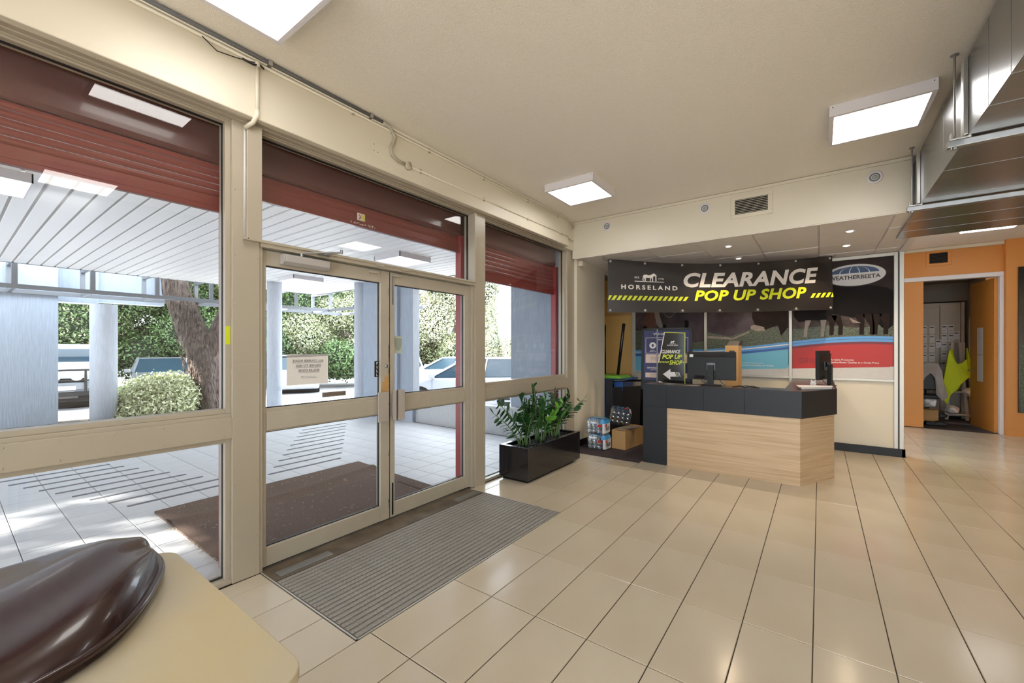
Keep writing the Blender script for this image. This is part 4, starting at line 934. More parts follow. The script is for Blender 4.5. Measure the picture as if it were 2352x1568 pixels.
sed = car('grey sedan parked outside behind the feathery bush', (-17.6, 5.05, GZ), R(-10), 4.7, 1.80, 1.42, 'carg', .92, .9, 'sedan')
obj('antenna', B().tube([(-.6, 0, 1.42), (-.68, 0, 1.56)], .006, 5), 'ink', sed)
van = car('white hatchback seen from behind, parked outside behind the courier notice', (-15.3, 9.05, GZ), R(152), 4.3, 1.76, 1.50, 'carw', .95, .9, 'hatch')
hb = car('white hatchback parked side on outside, its side seen through the right door and window', (-5.57, 9.3, GZ), R(216), 4.3, 1.78, 1.50, 'carw', .96, .9, 'hatch')
ut = car('white sedan parked right behind the side-on hatchback, roof showing above it', (-10.0, 12.9, GZ), R(216), 4.6, 1.80, 1.40, 'carw', .92, .9, 'sedan')
car('white sedan parked front on, partly hidden by the square pillar outside the right door', (-12.9, 12.9, GZ), R(-40), 4.6, 1.78, 1.42, 'carw', .92, .9, 'sedan')
# coir door mat outside
dm = thing('coir_mat', 'large brown coir mat lying on the patio outside the glass doors', 'mat', (-1.1, 2.1, 0))
rr = random.Random(9)
obj('mat', B().grid(lambda u, v: (-1.785 + 1.47 * u, 1.10 + 2.0 * v - .10 * u * (1 if v > .9 else 0) , .018 + .020 * math.exp(-((u - .28 - .06 * math.sin(v * 4)) / .05) ** 2) + .003 * math.sin(v * 9 + u * 4)), 60, 50).grid(lambda u, v: (-1.785 + 1.47 * u, 1.10 + (0 if v < .5 else 0), .018 * v), 40, 1).grid(lambda u, v: (-1.785, 1.10 + 2.0 * u, .018 * v), 40, 1), 'coir', dm, smooth=True)
b = B()
for k in range(150):
    x = rr.uniform(-1.7, -.35); y = rr.uniform(1.13, 2.95); a = rr.uniform(0, 6.28); l = rr.uniform(.008, .035); b.tube([(x, y, .024), (x + l * .5 * math.cos(a), y + l * .5 * math.sin(a), .029), (x + l * math.cos(a + .6), y + l * math.sin(a + .6), .025)], .0011, 3)
for k in range(90):
    x = rr.uniform(-1.3, -.35); y = 1.10 + rr.gauss(0, .02); a = rr.uniform(0, 6.28); l = rr.uniform(.02, .05); b.tube([(x, y, .006), (x + l * .5 * math.cos(a), y + l * .5 * math.sin(a), .016), (x + l * math.cos(a + .9), y + l * math.sin(a + .9), .006)], .0013, 3)
obj('loose_fibre', b, mat('fibre', (206, 196, 180), .9), dm)['kind'] = 'stuff'

# ================================================================== inside objects
# ---------------------------------------------------------------- planter and zz plants
pl = thing('planter_box', 'long gloss black planter box under the narrow right window', 'planter', (.2, 4.24, 0))
PX0, PX1, PY0, PY1, PZ0, PZ1 = .015, .40, 3.655, 4.835, .03, .372; e = .045
b = B().box(PX0, PX1, PY0, PY0 + e, PZ0, PZ1).box(PX0, PX1, PY1 - e, PY1, PZ0, PZ1).box(PX0, PX0 + e, PY0 + e, PY1 - e, PZ0, PZ1).box(PX1 - e, PX1, PY0 + e, PY1 - e, PZ0, PZ1).box(PX0 + e, PX1 - e, PY0 + e, PY1 - e, PZ0, .1)
obj('body', b, 'planter', pl, bevel=.002)
obj('foot', B().box(PX0 + .03, PX1 - .03, PY0 + .03, PY1 - .12, 0, .031), 'black', pl)
obj('mulch', B().grid(lambda u, v: (PX0 + e + (PX1 - PX0 - 2 * e) * u, PY0 + e + (PY1 - PY0 - 2 * e) * v, .335 + .012 * math.sin(u * 19 + v * 31) * math.sin(v * 53)), 14, 46), 'mulch', pl)
rr = random.Random(12); b = B()
for k in range(420):
    x = rr.uniform(PX0 + e, PX1 - e); y = rr.uniform(PY0 + e, PY1 - e); T = Matrix.Translation((x, y, .342)) @ Matrix.Rotation(rr.uniform(0, 6), 4, 'Z') @ Matrix.Rotation(rr.uniform(-.5, .5), 4, 'X'); s_ = rr.uniform(.006, .018)
    b.box(-s_, s_, -.005, .005, -.003, .003, T)
obj('bark_chip', b, 'mulch', pl)['kind'] = 'stuff'
def leaf_mesh(L, W, m):
    b = B(); n = 5; vs = []
    for i in range(n + 1):
        t = i / n; w = W * (math.sin(math.pi * (t * .92 + .04)) ** .8); z = .10 * L * math.sin(t * 2.2)
        vs += [(t * L, -w, z + w * .25), (t * L, 0, z), (t * L, w, z + w * .25)]
    fs = []
    for i in range(n): q = 3 * i; fs += [(q, q + 3, q + 4, q + 1), (q + 1, q + 4, q + 5, q + 2)]
    me = b.add(vs, fs).mesh('leaf', m); me.polygons.foreach_set('use_smooth', [True] * len(me.polygons)); return me
LEAF = [leaf_mesh(.092, .018, 'dkgreen'), leaf_mesh(.085, .016, 'ltgreen')]
def zz(label, x, y, stems, seed):
    t = thing('zz_plant', label, 'plant', (x, y, .34)); rr = random.Random(seed)
    for (dx, dy, ang, lean, h, kind, npair) in stems:
        b = B(); P = []
        for i in range(9):
            s_ = i / 8; q = lean * h * (s_ ** 1.5); P.append(Vector((x + dx + q * math.cos(ang), y + dy + q * math.sin(ang), .335 + h * s_ * (1 - .12 * lean * s_))))
        st_ = obj('stem', b.tube(P, [.010 - .0009 * i for i in range(9)], 7), 'stem', t, smooth=True)
        side0 = rr.uniform(0, 3.1)
        for i in range(npair):
            s_ = .30 + .70 * i / (npair - 1); f_ = s_ * 8; k = min(int(f_), 7); p = P[k].lerp(P[k + 1], f_ - k); d = (P[k + 1] - P[k]).normalized()
            a0 = d.cross(Vector((math.cos(side0), math.sin(side0), 0))).normalized()
            for sd_ in ((-1, 1) if i < npair - 1 else (0,)):
                out = (a0 * sd_ + d * (.85 if sd_ else 1.5)).normalized(); out.z -= .05; out.normalize()
                nrm = out.cross(d.cross(a0) if sd_ == 0 else d).normalized(); yv = out.cross(nrm).normalized() * -1; zv = out.cross(yv)
                sc = (.75 + .5 * math.sin(math.pi * min(s_, .95))) * rr.uniform(.85, 1.15)
                T = Matrix(((out.x, nrm.x, zv.x, p.x), (out.y, nrm.y, zv.y, p.y), (out.z, nrm.z, zv.z, p.z), (0, 0, 0, 1)))
                o = bpy.data.objects.new('leaf', LEAF[kind]); COL.objects.link(o); o.parent = st_; o.matrix_local = T @ Matrix.Rotation(rr.uniform(-.35, .35), 4, 'X') @ Matrix.Scale(sc, 4)
                o.matrix_basis = T @ Matrix.Rotation(rr.uniform(-.3, .3), 4, 'X') @ Matrix.Scale(sc, 4)
    return t
zz('zz plant with dark stems, nearest the camera end of the black planter', .20, 3.86, [(0, 0, 3.9, .55, .55, 0, 11), (.03, .03, 5.0, .35, .46, 0, 10), (-.04, -.02, 4.4, .8, .44, 0, 10), (.0, .04, 1.2, .25, .50, 0, 11), (.05, -.02, 5.6, .5, .36, 0, 8), (-.02, .05, 2.0, .35, .40, 0, 9), (.05, .06, 4.4, .25, .56, 0, 12), (-.05, .0, .3, .2, .52, 0, 11)], 1)
zz('zz plant with the tallest stem and fresh green shoots, middle of the black planter', .20, 4.18, [(0, 0, 4.6, .16, .66, 0, 13), (.03, 0, .9, .12, .58, 1, 11), (-.03, .03, 2.4, .3, .54, 0, 11), (.04, .05, .6, .45, .48, 1, 10), (.0, -.05, 5.2, .4, .50, 0, 10), (.05, .0, 5.8, .55, .40, 1, 9), (-.02, -.03, 4.0, .35, .55, 0, 11), (.06, -.05, 1.6, .2, .52, 0, 11), (-.05, .06, 3.4, .3, .48, 0, 10)], 2)
zz('zz plant leaning to the right, far end of the black planter', .20, 4.52, [(0, 0, 1.2, .45, .54, 0, 12), (.03, .02, .8, .70, .50, 0, 11), (-.03, .0, 1.9, .35, .52, 0, 11), (.04, -.03, .2, .45, .42, 1, 10), (.0, .05, 1.5, .65, .46, 0, 10), (-.04, -.04, 3.4, .2, .50, 0, 10), (.05, .05, 2.8, .2, .56, 0, 12), (.02, -.07, 4.8, .3, .46, 0, 10)], 3)

# ---------------------------------------------------------------- reception desk
dk = thing('reception_desk', 'reception desk with charcoal top band and light oak front', 'desk', (2, 5.6, 0))
def slab(name, poly, z0, z1, m, bev=.002): return obj(name, B().prism(poly, z0, z1), m, dk, bevel=bev)
ZT = .983; F0, F1 = 1.07, 2.722
obj('end_panel', B().box(1.07, 1.362, 5.25, 5.60, 0, .703), 'char', dk, bevel=.002)
seamx = [1.07, 1.362, 1.785, 2.20, F1]
for a, c in zip(seamx[:-1], seamx[1:]): obj('fascia_panel', B().box(a + .0012, c - .0012, 5.25, 5.27, .7035, ZT), 'char', dk, bevel=.001)
d1 = Vector((.287, .58, 0)).normalized(); nn = Vector((d1.y, -d1.x, 0))
def quad(p, q, t_, z0, z1): 
    p = Vector((*p, 0)); q = Vector((*q, 0)); n_ = Vector((-(q - p).y, (q - p).x, 0)).normalized() * t_
    return B().prism([(p.x, p.y), (q.x, q.y), (q.x + n_.x, q.y + n_.y), (p.x + n_.x, p.y + n_.y)], z0, z1)
obj('fascia_panel', quad((F1, 5.252), (3.025, 5.855), .02, .7035, ZT), 'char', dk, bevel=.001); obj('fascia_panel', quad((3.025, 5.857), (3.025, 7.42), .02, .7035, ZT), 'char', dk, bevel=.001)
obj('front_panel', B().box(1.364, 2.708, 5.262, 5.28, 0, .703), 'wood', dk, bevel=.001)
obj('side_panel', quad((2.708, 5.264), (3.0, 5.84), .018, 0, .703), 'wood', dk, bevel=.001); obj('side_panel', quad((3.0, 5.842), (3.0, 7.42), .018, 0, .703), 'wood', dk, bevel=.001)
TOPP = [(1.07, 5.27), (2.71, 5.27), (3.005, 5.86), (3.005, 7.42), (2.56, 7.42), (2.56, 5.60), (1.07, 5.60)]
obj('worktop', B().prism(TOPP, ZT - .03, ZT), mat('dark_worktop', (62, 50, 50), .3), dk, bevel=.001)
obj('inner_panel', B().box(1.36, 2.56, 5.58, 5.60, .0, .95).box(2.56, 2.58, 5.6, 7.42, 0, .95), 'char', dk)
obj('worktop', B().box(1.07, 2.56, 5.60, 6.1, .70, .73), 'char', dk)
# side return with low counter at the left of the recess
rt = thing('side_counter', 'charcoal panelled side counter behind the water bottles', 'counter', (.3, 6.5, 0))
obj('front_panel', B().box(.065, .169, 6.42, 6.44, 0, .93), 'char', rt, bevel=.002)
obj('side_panel', quad((.169, 6.45), (.46, 7.05), .02, 0, .80), mat('dark_side', (44, 42, 44), .45), rt, bevel=.002)
obj('base_plate', quad((.20, 6.44), (.47, 7.0), .01, 0, .03), 'steel', rt)
obj('top_tube', B().tube([(.02, 6.52, .90), (.15, 6.50, .905), (.80, 6.9, .915)], .017, 8).tube([(.15, 6.50, .905), (.15, 6.50, .80)], .015, 8), 'blackg', rt, smooth=True)

# monitors
def monitor(label, loc, rz, w_=.545, h_=.335, z0=.07, sticker=True):
    t = thing('computer_monitor', label, 'monitor', loc, rz, world=False)
    # back of the screen faces -y
    s_ = obj('screen_housing', B().prism([(-.018, z0), (.012, z0), (.018, z0 + .02), (.018, z0 + h_), (-.008, z0 + h_), (-.020, z0 + h_ * .8)], -w_ / 2, w_ / 2, 'x'), 'black', t, bevel=.004)
    obj('display', B().box(-w_ / 2 + .012, w_ / 2 - .012, .0182, .0192, z0 + .02, z0 + h_ - .012), 'blackg', t)
    bb = B()
    for k in range(34): bb.box(-w_ / 2 + .085 + .0105 * k, -w_ / 2 + .091 + .0105 * k, -.0205, -.0150, z0 + h_ - .055, z0 + h_ - .043)
    obj('vent_slot', bb, 'dark', t)['kind'] = 'stuff'
    obj('vesa_mount', B().box(-.05, .05, -.032, -.017, z0 + .11, z0 + .21).prism([(-.042, z0 + .205), (.042, z0 + .205), (.03, z0 + .15), (-.03, z0 + .15)], -.052, -.02, 'y'), 'blackg', t, bevel=.003)
    obj('stand', B().box(-.034, .034, -.085, -.045, .0, z0 + .18).box(-.012, .012, -.088, -.084, .13, .155), 'black', t, bevel=.006)
    obj('base', B().prism([(-.13, -.10), (.13, -.10), (.11, .09), (-.11, .09)], 0, .010), 'black', t, bevel=.003)
    obj('socket_recess', B().box(-w_ / 2 + .08, -w_ / 2 + .20, -.0195, -.013, z0 + .01, z0 + .05), 'dark', t)
    obj('cable', B().tube([(-.12, -.022, z0 + .02), (-.10, -.03, z0 - .02), (-.05, -.04, z0 - .045), (.0, -.04, z0 - .05)], .003, 6).tube([(.09, -.02, z0 + .02), (.11, -.03, z0 - .02), (.16, -.06, .012)], .003, 6), 'black', t, smooth=True)
    if sticker: obj('sticker', B().box(-w_ / 2 + .028, -w_ / 2 + .07, -.0205, -.0145, z0 + h_ - .062, z0 + h_ - .03), 'paper', t)
    return t
m1 = monitor('black computer monitor seen from behind, middle of the desk top', (1.815, 5.50, ZT), R(4))
m1.scale = (.98, 1, 1)
m2 = monitor('black computer monitor seen from the side, right end of the desk top', (2.905, 6.22, ZT), R(74), .42, .34, .08, False)
# papers and odds on the top
bk = thing('paper_stack', 'white ring binder and papers at the right corner of the desk top', 'papers', (2.85, 5.8, ZT))
obj('binder', B().prism([(2.71, 5.56), (2.98, 5.81), (2.975, 5.99), (2.66, 5.86)], ZT + .0, ZT + .022), 'paper', bk, bevel=.004)
obj('cover', B().prism([(2.69, 5.55), (2.99, 5.80), (2.985, 5.97), (2.65, 5.85)], ZT + .023, ZT + .026), 'white', bk)
tag(obj('flyer_stack', B().prism([(1.56, 5.30), (1.71, 5.28), (1.72, 5.40), (1.60, 5.43)], ZT, ZT + .004).prism([(1.58, 5.32), (1.73, 5.31), (1.73, 5.38), (1.6, 5.4)], ZT + .004, ZT + .007), 'hoof'), 'printed flyers lying on the desk top left of the monitor', 'flyers')
tag(obj('cable_bundle', B().tube([(2.07, 5.36, ZT + .008), (2.13, 5.42, ZT + .02), (2.18, 5.38, ZT + .006), (2.25, 5.44, ZT + .02), (2.33, 5.40, ZT + .008)], .005, 6).tube([(2.06, 5.40, ZT + .006), (2.12, 5.36, ZT + .015), (2.20, 5.42, ZT + .025), (2.26, 5.40, ZT + .01), (2.31, 5.47, ZT + .004)], .005, 6), 'black', smooth=True), 'tangle of black cables on the desk top right of the monitor', 'cables')
tb = thing('tissue_pack', 'small white tissue pack beside the side-on monitor', 'tissues', (2.80, 6.05, ZT)); obj('pack', B().box(2.78, 2.84, 6.0, 6.10, ZT, ZT + .05).prism([(2.79, ZT + .05), (2.83, ZT + .05), (2.84, ZT + .08), (2.81, ZT + .06), (2.785, ZT + .085)], 6.02, 6.08, 'y'), 'paper', tb, bevel=.004)
bx = thing('tall_carton', 'tall brown carton standing behind the desk monitor', 'carton', (1.95, 6.55, .73))
obj('carton', B().box(1.81, 1.975, 6.45, 6.75, .735, 1.47), 'card', bx, bevel=.003); obj('flap', B().add([(1.83, 6.46, 1.47), (1.975, 6.46, 1.47), (1.99, 6.55, 1.53), (1.84, 6.60, 1.54)], [(0, 1, 2, 3)]).add([(1.975, 6.46, 1.47), (1.975, 6.75, 1.47), (2.0, 6.72, 1.54), (1.99, 6.5, 1.54)], [(0, 1, 2, 3)]), 'ink', bx)
obj('print', B().box(1.86, 1.93, 6.4485, 6.4495, 1.37, 1.40), 'ink', bx)

# ---------------------------------------------------------------- sign boards behind the desk
def board(name, label, P, X, w_, h_, z0, tilt, m, edge, t_=.03):
    t = thing(name, label, 'sign', (P[0], P[1], z0)); X = Vector(X).normalized(); Y = Vector((X.y * -tilt * -1, 0, 0)); back = Vector((-X.y, X.x, 0))
    U = (Vector((0, 0, 1)) + back * tilt).normalized(); S_ = Sheet((P[0], P[1], z0), X, U); return t, S_, X, U, back
def sbox(b, S_, u0, u1, v0, v1, l0, l1):
    vs = [S_.at(u, v, l) for l in (l0, l1) for v in (v0, v1) for u in (u0, u1)]
    return b.add(vs, [(0, 2, 3, 1), (4, 5, 7, 6), (0, 1, 5, 4), (1, 3, 7, 5), (3, 2, 6, 7), (2, 0, 4, 6)])
ff = Vector((.98, .18, 0))
t, S_, X, U, bk_ = board('event_board', 'black framed navy WHAT\'S ON board standing behind the desk', (.735, 6.15), ff, .70, .80, .93, .05, 'black', .03)
obj('frame', sbox(sbox(sbox(sbox(sbox(B(), S_, 0, .70, -.10, 0.035, -.02, .004), S_, 0, .70, .765, .80, -.02, .004), S_, 0, .03, 0, .8, -.02, .004), S_, .67, .70, 0, .8, -.02, .004), S_, 0, .7, 0, .8, -.025, -.015), 'black', t, bevel=.002)
obj('poster', S_.rect(B(), .03, .67, .035, .765, -.010), 'navy', t)
obj('leg', B().tube([(.80, 6.3, 0), (.80, 6.22, .9)], .015, 8).tube([(1.38, 6.4, 0), (1.38, 6.32, .9)], .015, 8), 'blackg', t)
b = B(); S_.text(b, "WHAT'S ON", .165, .695, .37, .038, -.008); S_.text(b, 'EVERYDAY', .24, .622, .20, .017, -.008, bold=.02)
for q in (.16, .34, .52): S_.disc(b, q, .545, .047, .047, -.008)
S_.text(b, 'SHOP', .125, .468, .07, .012, -.008, bold=.02); S_.text(b, 'WITH US', .115, .450, .09, .012, -.008, bold=.02); S_.text(b, 'BREAKFAST', .275, .468, .12, .012, -.008, bold=.02)
for a, c in ((.06, .064), (.636, .64)): S_.rect(b, a, c, .43, .66, -.008)
for a, c in ((.43, .434), (.656, .66)): S_.rect(b, .06, .64, a, c, -.008)
S_.text(b, 'SATURDAY', .085, .205, .175, .024, -.008, bold=.02); S_.text(b, '25TH MARCH', .13, .180, .13, .014, -.008)
S_.poly(b, [(.33, .045), (.40, .045), (.40, .07), (.365, .08), (.33, .07)], -.008)
obj('lettering', b, 'bwhite', t)
b = B(); S_.rect(b, .06, .64, .29, .415, -.008); S_.rect(b, .06, .64, .075, .145, -.008); S_.rect(b, .295, .298, .15, .285, -.008); obj('panel_print', b, 'blush', t)
b = B(); S_.text(b, 'FRIDAY', .135, .352, .125, .024, -.006, space=1.2); S_.text(b, '24TH MARCH', .13, .325, .13, .014, -.006); S_.text(b, 'SUNDAY', .125, .110, .14, .022, -.006, space=1.2); S_.text(b, '26TH MARCH', .13, .09, .13, .012, -.006)
S_.poly(b, [(.145, .525), (.175, .525), (.175, .565), (.145, .565)], -.006); S_.disc(b, .35, .375, .018, .018, -.006); S_.disc(b, .36, .31, .022, .014, -.006)
for q in (.295,): S_.rect(b, q, q + .003, .30, .405, -.006); S_.rect(b, q, q + .003, .08, .14, -.006)
obj('print_detail', b, 'navy', t)
t, S_, X, U, bk_ = board('popup_sign', 'black and lime CLEARANCE POP UP SHOP sign with an arrow behind the desk', (1.045, 5.98), (.995, .10, 0), .42, .80, .90, .02, 'black', .02)
poly = [(-.02, 0), (.375, -.0), (.345, .06), (.345, .745), (.075, .76), (.0, .34), (-.02, .2)]
obj('board', B().add([S_.at(u, v, .0) for u, v in poly] + [S_.at(u, v, -.006) for u, v in poly], [tuple(range(7)), tuple(range(7, 14))[::-1]] + [(i, (i + 1) % 7, 7 + (i + 1) % 7, 7 + i) for i in range(7)]), 'blackg', t)
obj('stand_pole', sbox(B(), S_, -.03, -.015, -.2, .80, .0, .012), 'steel', t)
b = B()
def line(p, q, w_, l): 
    p = Vector(p); q = Vector(q); n_ = Vector((-(q - p).y, (q - p).x)).normalized() * w_ / 2; S_.poly(b, [tuple(p - n_), tuple(q - n_), tuple(q + n_), tuple(p + n_)], l)
line((.075, .757), (.345, .742), .008, .001); line((.343, .745), (.343, .06), .008, .001); line((.343, .06), (.372, .004), .008, .001); line((.18, .004), (.375, .004), .008, .001)
S_.text(b, 'POP UP', .045, .385, .26, .062, .001, shear=.25, bold=.03); S_.text(b, 'SHOP', .14, .305, .17, .062, .001, shear=.25, bold=.03)
for k in range(7): S_.poly(b, [(-.005 + .02 * k, .330), (.005 + .02 * k, .330), (.017 + .02 * k, .352), (.007 + .02 * k, .352)], .001)
for k in range(3): S_.poly(b, [(.315 + .015 * k, .330), (.322 + .015 * k, .330), (.334 + .012 * k, .352), (.327 + .012 * k, .352)], .001)
obj('lime_print', b, 'lime', t)['kind'] = 'stuff'; b = B()
S_.text(b, 'CLEARANCE', .035, .462, .25, .048, .001, shear=.25, bold=.03); S_.text(b, 'HORSELAND', .11, .566, .14, .016, .001, bold=.01, space=1.3)
S_.poly(b, [(.155 + .055 * x, .598 + .04 * y) for x, y in HORSE], .001); S_.rect(b, .145, .225, .592, .596, .001)
S_.poly(b, [(.055, .17), (.155, .245), (.155, .205), (.215, .205), (.235, .14), (.155, .14), (.155, .095)], .001)
for k in range(3): S_.poly(b, [(.225 + .018 * k, .205), (.232 + .018 * k, .205), (.252 + .018 * k, .14), (.245 + .018 * k, .14)], .001)
S_.poly(b, [(.0, .0), (.055, .01), (.052, .06), (.0, .075)], .001); line((.075, .757), (.0, .34), .01, .0012)
obj('white_print', b, 'bwhite', t)['kind'] = 'stuff'
def pole(label, x, y, z0, z1, lean=(0, 0), r=.026):
    t = thing('padded_pole', label, 'pole', (x, y, z0), 0, 'padded black poles behind the desk')
    obj('pole', B().tube([(x, y, z0), (x + lean[0] * (z1 - z0), y + lean[1] * (z1 - z0), z1 - .02), (x + lean[0] * (z1 - z0), y, z1 - .006), (x + lean[0] * (z1 - z0), y, z1)], [r, r, r * .8, r * .3], 14), 'blackg', t, smooth=True)
pole('leaning black padded pole in front of the ochre wall', .0, 6.9, .4, 1.86, (.12, 0)); pole('black padded pole half hidden behind the cream wall end', -.17, 6.9, .4, 1.85, (0, 0), .02)
pole('black padded pole at the left side of the navy board', .60, 6.55, .0, 1.79, (.03, 0), .032)
pole('short topped black pole rising behind the navy board, left of its middle', 1.0, 6.4, .0, 1.80); pole('black padded pole rising behind the lime edged sign', 1.24, 6.7, .0, 1.86, (0, 0), .03)
# recycling bin
bn = thing('wheelie_bin', 'blue bin with a bright green lid behind the charcoal side counter', 'bin', (.05, 6.85, 0))
obj('body', B().prism([(-.14, .05), (.20, .05), (.27, .90), (-.20, .90)], 6.62, 7.1, 'y').prism([(-.22, .88), (.33, .885), (.34, .93), (-.22, .93)], 6.6, 7.12, 'y'), 'blue_bin', bn, bevel=.01)
obj('lid', B().prism([(-.22, .93), (.24, .93), (.20, .975), (-.2, .985)], 6.58, 7.1, 'y'), 'green_lid', bn, bevel=.012)
obj('handle', B().tube([(.26, 6.7, .90), (.37, 6.7, .93), (.37, 7.0, .93), (.26, 7.0, .90)], .018, 8), 'blue_bin', bn, smooth=True)
obj('wheel', B().lathe([(.09, -.02), (.09, .02)], 16, Matrix.Translation((-.1, 7.1, .09)) @ Matrix.Rotation(R(90), 4, 'Y')), 'tyre', bn)

# ---------------------------------------------------------------- banner
A = Vector((.504, 5.462, 0)); Bv = Vector((3.016, 7.20, 0)); XB = (Bv - A).normalized(); LB = (Bv - A).length; HB = .735
nB = XB.cross(Vector((0, 0, 1)))
def bfn(u, v):
    s_ = u / LB; top = v / HB
    sag = -.085 * math.sin(math.pi * min(max(s_, 0), 1)) ** 1.1 * top + .0 ; lift = .030 * s_
    low = .018 * math.sin(math.pi * s_) * (1 - top)
    return Vector((0, 0, sag + lift - low)) + nB * (.012 * math.sin(9 * s_ + 2 * top) + .02 * math.sin(math.pi * s_))
SB = Sheet((A.x, A.y, 1.928), XB, (0, 0, 1), bfn)
bt = thing('clearance_banner', 'long black HORSELAND clearance pop up shop banner strung across the recess', 'banner', (A.x, A.y, 1.93))
obj('sheet', B().grid(lambda u, v: SB.at(u * LB, v * HB, 0), 60, 10), 'bblack', bt, smooth=True)
def btext(b, txt, u, v, wd, ht, **k):
    vs, fs = glyphs(txt, **k); return b.add([SB.at(u + x * wd, v + y * ht, .004) for x, y in vs], fs)
b = B(); uu = lambda px: (px - 1395) / (1911 - 1395) * LB; zz_ = lambda py: (717 - py) / 121 * HB
btext(b, 'CLEARANCE', uu(1570), zz_(655), uu(1877) - uu(1570), zz_(619) - zz_(655), shear=.2, bold=.035, space=1.04)
btext(b, 'HORSELAND', uu(1426), zz_(663), uu(1556) - uu(1426), zz_(652.5) - zz_(663), bold=.03, space=1.5)
btext(b, 'EST.', uu(1457), zz_(637), uu(1469) - uu(1457), zz_(633) - zz_(637), bold=.02); btext(b, '1978', uu(1512), zz_(638), uu(1524) - uu(1512), zz_(634) - zz_(638))
SB.poly(b, [(uu(1474) + (uu(1508) - uu(1474)) * x, zz_(642.5) + (zz_(623.5) - zz_(642.5)) * y) for x, y in HORSE], .004)
SB.poly(b, [(uu(1505), zz_(642)), (uu(1507.5), zz_(642)), (uu(1507.2), zz_(634)), (uu(1507.4), zz_(627.5)), (uu(1505.6), zz_(626.5)), (uu(1505), zz_(632))], .0042)
SB.rect(b, uu(1457), uu(1525), zz_(644.6), zz_(643), .004, 6)
obj('white_print', b, 'bwhite', bt)
b = B(); btext(b, 'POP UP SHOP', uu(1595), zz_(688.5), uu(1849) - uu(1595), zz_(662) - zz_(688.5), shear=.2, bold=.035, space=1.04)
def stripes(p0, n, pitch):
    for k in range(n):
        q = p0 + pitch * k; SB.poly(b, [(max(uu(q - 5.5), .003), zz_(688.5)), (max(uu(q + 1.5), .004), zz_(688.5)), (min(uu(q + 8.5), LB - .002), zz_(678)), (min(uu(q + 1.5), LB - .004), zz_(678))], .004)
stripes(1397, 16, 11.75); stripes(1863, 5, 11.9)
obj('lime_print', b, 'lime', bt)
b = B()
for s_ in [.012] + [i / 6 for i in range(1, 6)] + [.988]:
    for v in (.03, HB - .028):
        c_ = Vector(SB.at(s_ * LB, v, .005)); T = Matrix.Translation(c_) @ Matrix(((XB.x, 0, nB.x, 0), (XB.y, 0, nB.y, 0), (0, 1, 0, 0), (0, 0, 0, 1)))
        b.lathe([(.016, 0), (.014, .003), (.008, .003), (.007, 0)], 12, T)
obj('eyelet', b, 'alu', bt, smooth=True)
b = B()
for s_ in [i / 6 for i in range(1, 6)]:
    u = s_ * LB; SB.poly(b, [(u - .05, .002), (u + .05, .002), (u + .012, .05), (u - .012, .05)], .002)
obj('corner_patch', b, 'ink', bt)
obj('cord', B().tube([(A.x + .02, A.y, 2.645), (A.x - .03, A.y - .01, 2.655), (A.x - .06, A.y - .015, 2.675), (A.x - .055, A.y - .015, 2.70)], .003, 6).tube([(3.00, 7.19, 2.67), (3.03, 7.2, 2.685), (3.05, 7.2, 2.705)], .003, 6), 'black', bt, smooth=True)

# ---------------------------------------------------------------- poster panels in the partition
SP = Sheet((0, 7.512, 0), (1, 0, 0), (0, 0, 1))
def swoosh(x): return 1.40 + .20 * math.exp(-((x - 3.35) / 1.3) ** 2)       # top of the blue ribbon
def poster(x0, x1, label, idx):
    t = thing('poster_panel', label, 'poster', ((x0 + x1) / 2, 7.51, 1.015))
    obj('sheet', SP.rect(B(), x0, x1, 1.015, 2.665, .0005), 'posterdark', t)
    b = B(); SP.band(b, lambda x: 1.74 + .02 * math.sin(x * 9), lambda x: swoosh(x) - .05, 30, .001, x0, x1); obj('grass_print', b, 'grassprint', t)
    b = B(); SP.band(b, lambda x: 2.05 + .03 * math.sin(x * 7), lambda x: 1.73 + .02 * math.sin(x * 9), 24, .0009, x0, x1); obj('haze_print', b, 'posterhaze', t)
    b = B(); SP.band(b, swoosh, lambda x: swoosh(x) - .085, 40, .002, x0, x1); obj('ribbon_print', b, 'pblue', t)
    b = B(); SP.band(b, lambda x: swoosh(x) - .075, lambda x: swoosh(x) - .11, 40, .0022, x0, x1); obj('ribbon_shadow', b, 'pblue_d' if idx < 2 else 'pred_d', t)
    b = B(); SP.band(b, lambda x: swoosh(x) - .03, lambda x: swoosh(x) - .045, 40, .0024, x0, x1) if idx < 2 else SP.band(b, lambda x: swoosh(x) - .035, lambda x: swoosh(x) - .040, 40, .0024, x0, x1); obj('ribbon_glint', b, 'bwhite' if idx < 2 else 'logoblue', t)
    r = .03; zt = .14; b = B(); SP.band(b, lambda x: swoosh(x) - .105, lambda x: 1.13 + .045 * (x - 2.5) + (.02 if x > x1 - .03 else 0), 30, .0018, x0, x1 - .005); obj('band_print', b, 'plight' if idx < 2 else 'pred', t)
    b = B(); SP.rect(b, x0, x1, 1.016, 1.19, .0017); obj('base_print', b, 'pgrey', t)
    return t
p0 = poster(.16, 1.325, 'horse rug poster panel behind the navy board, leftmost of three', 0)
p1 = poster(1.365, 2.50, 'cattle poster panel with a light blue band behind the desk monitor', 1)
p2 = poster(2.54, 3.665, 'cattle poster panel with a red band and an oval umbrella emblem', 2)
b = B(); SP.poly(b, [(.30, 1.9), (.55, 2.35), (.85, 2.5), (1.2, 2.3), (1.32, 1.95), (1.32, 1.55), (.9, 1.5), (.7, 1.62), (.5, 1.55), (.3, 1.6)], .003); obj('rug_print', b, 'rug', p0)
b = B(); SP.poly(b, [(.30, 1.85), (.42, 2.3), (.55, 2.3), (.60, 2.02), (.52, 1.75), (.40, 1.72)], .0034); obj('bay_horse_print', b, mat('bay', (110, 66, 46), .5, vary=(14, .5)), p0)
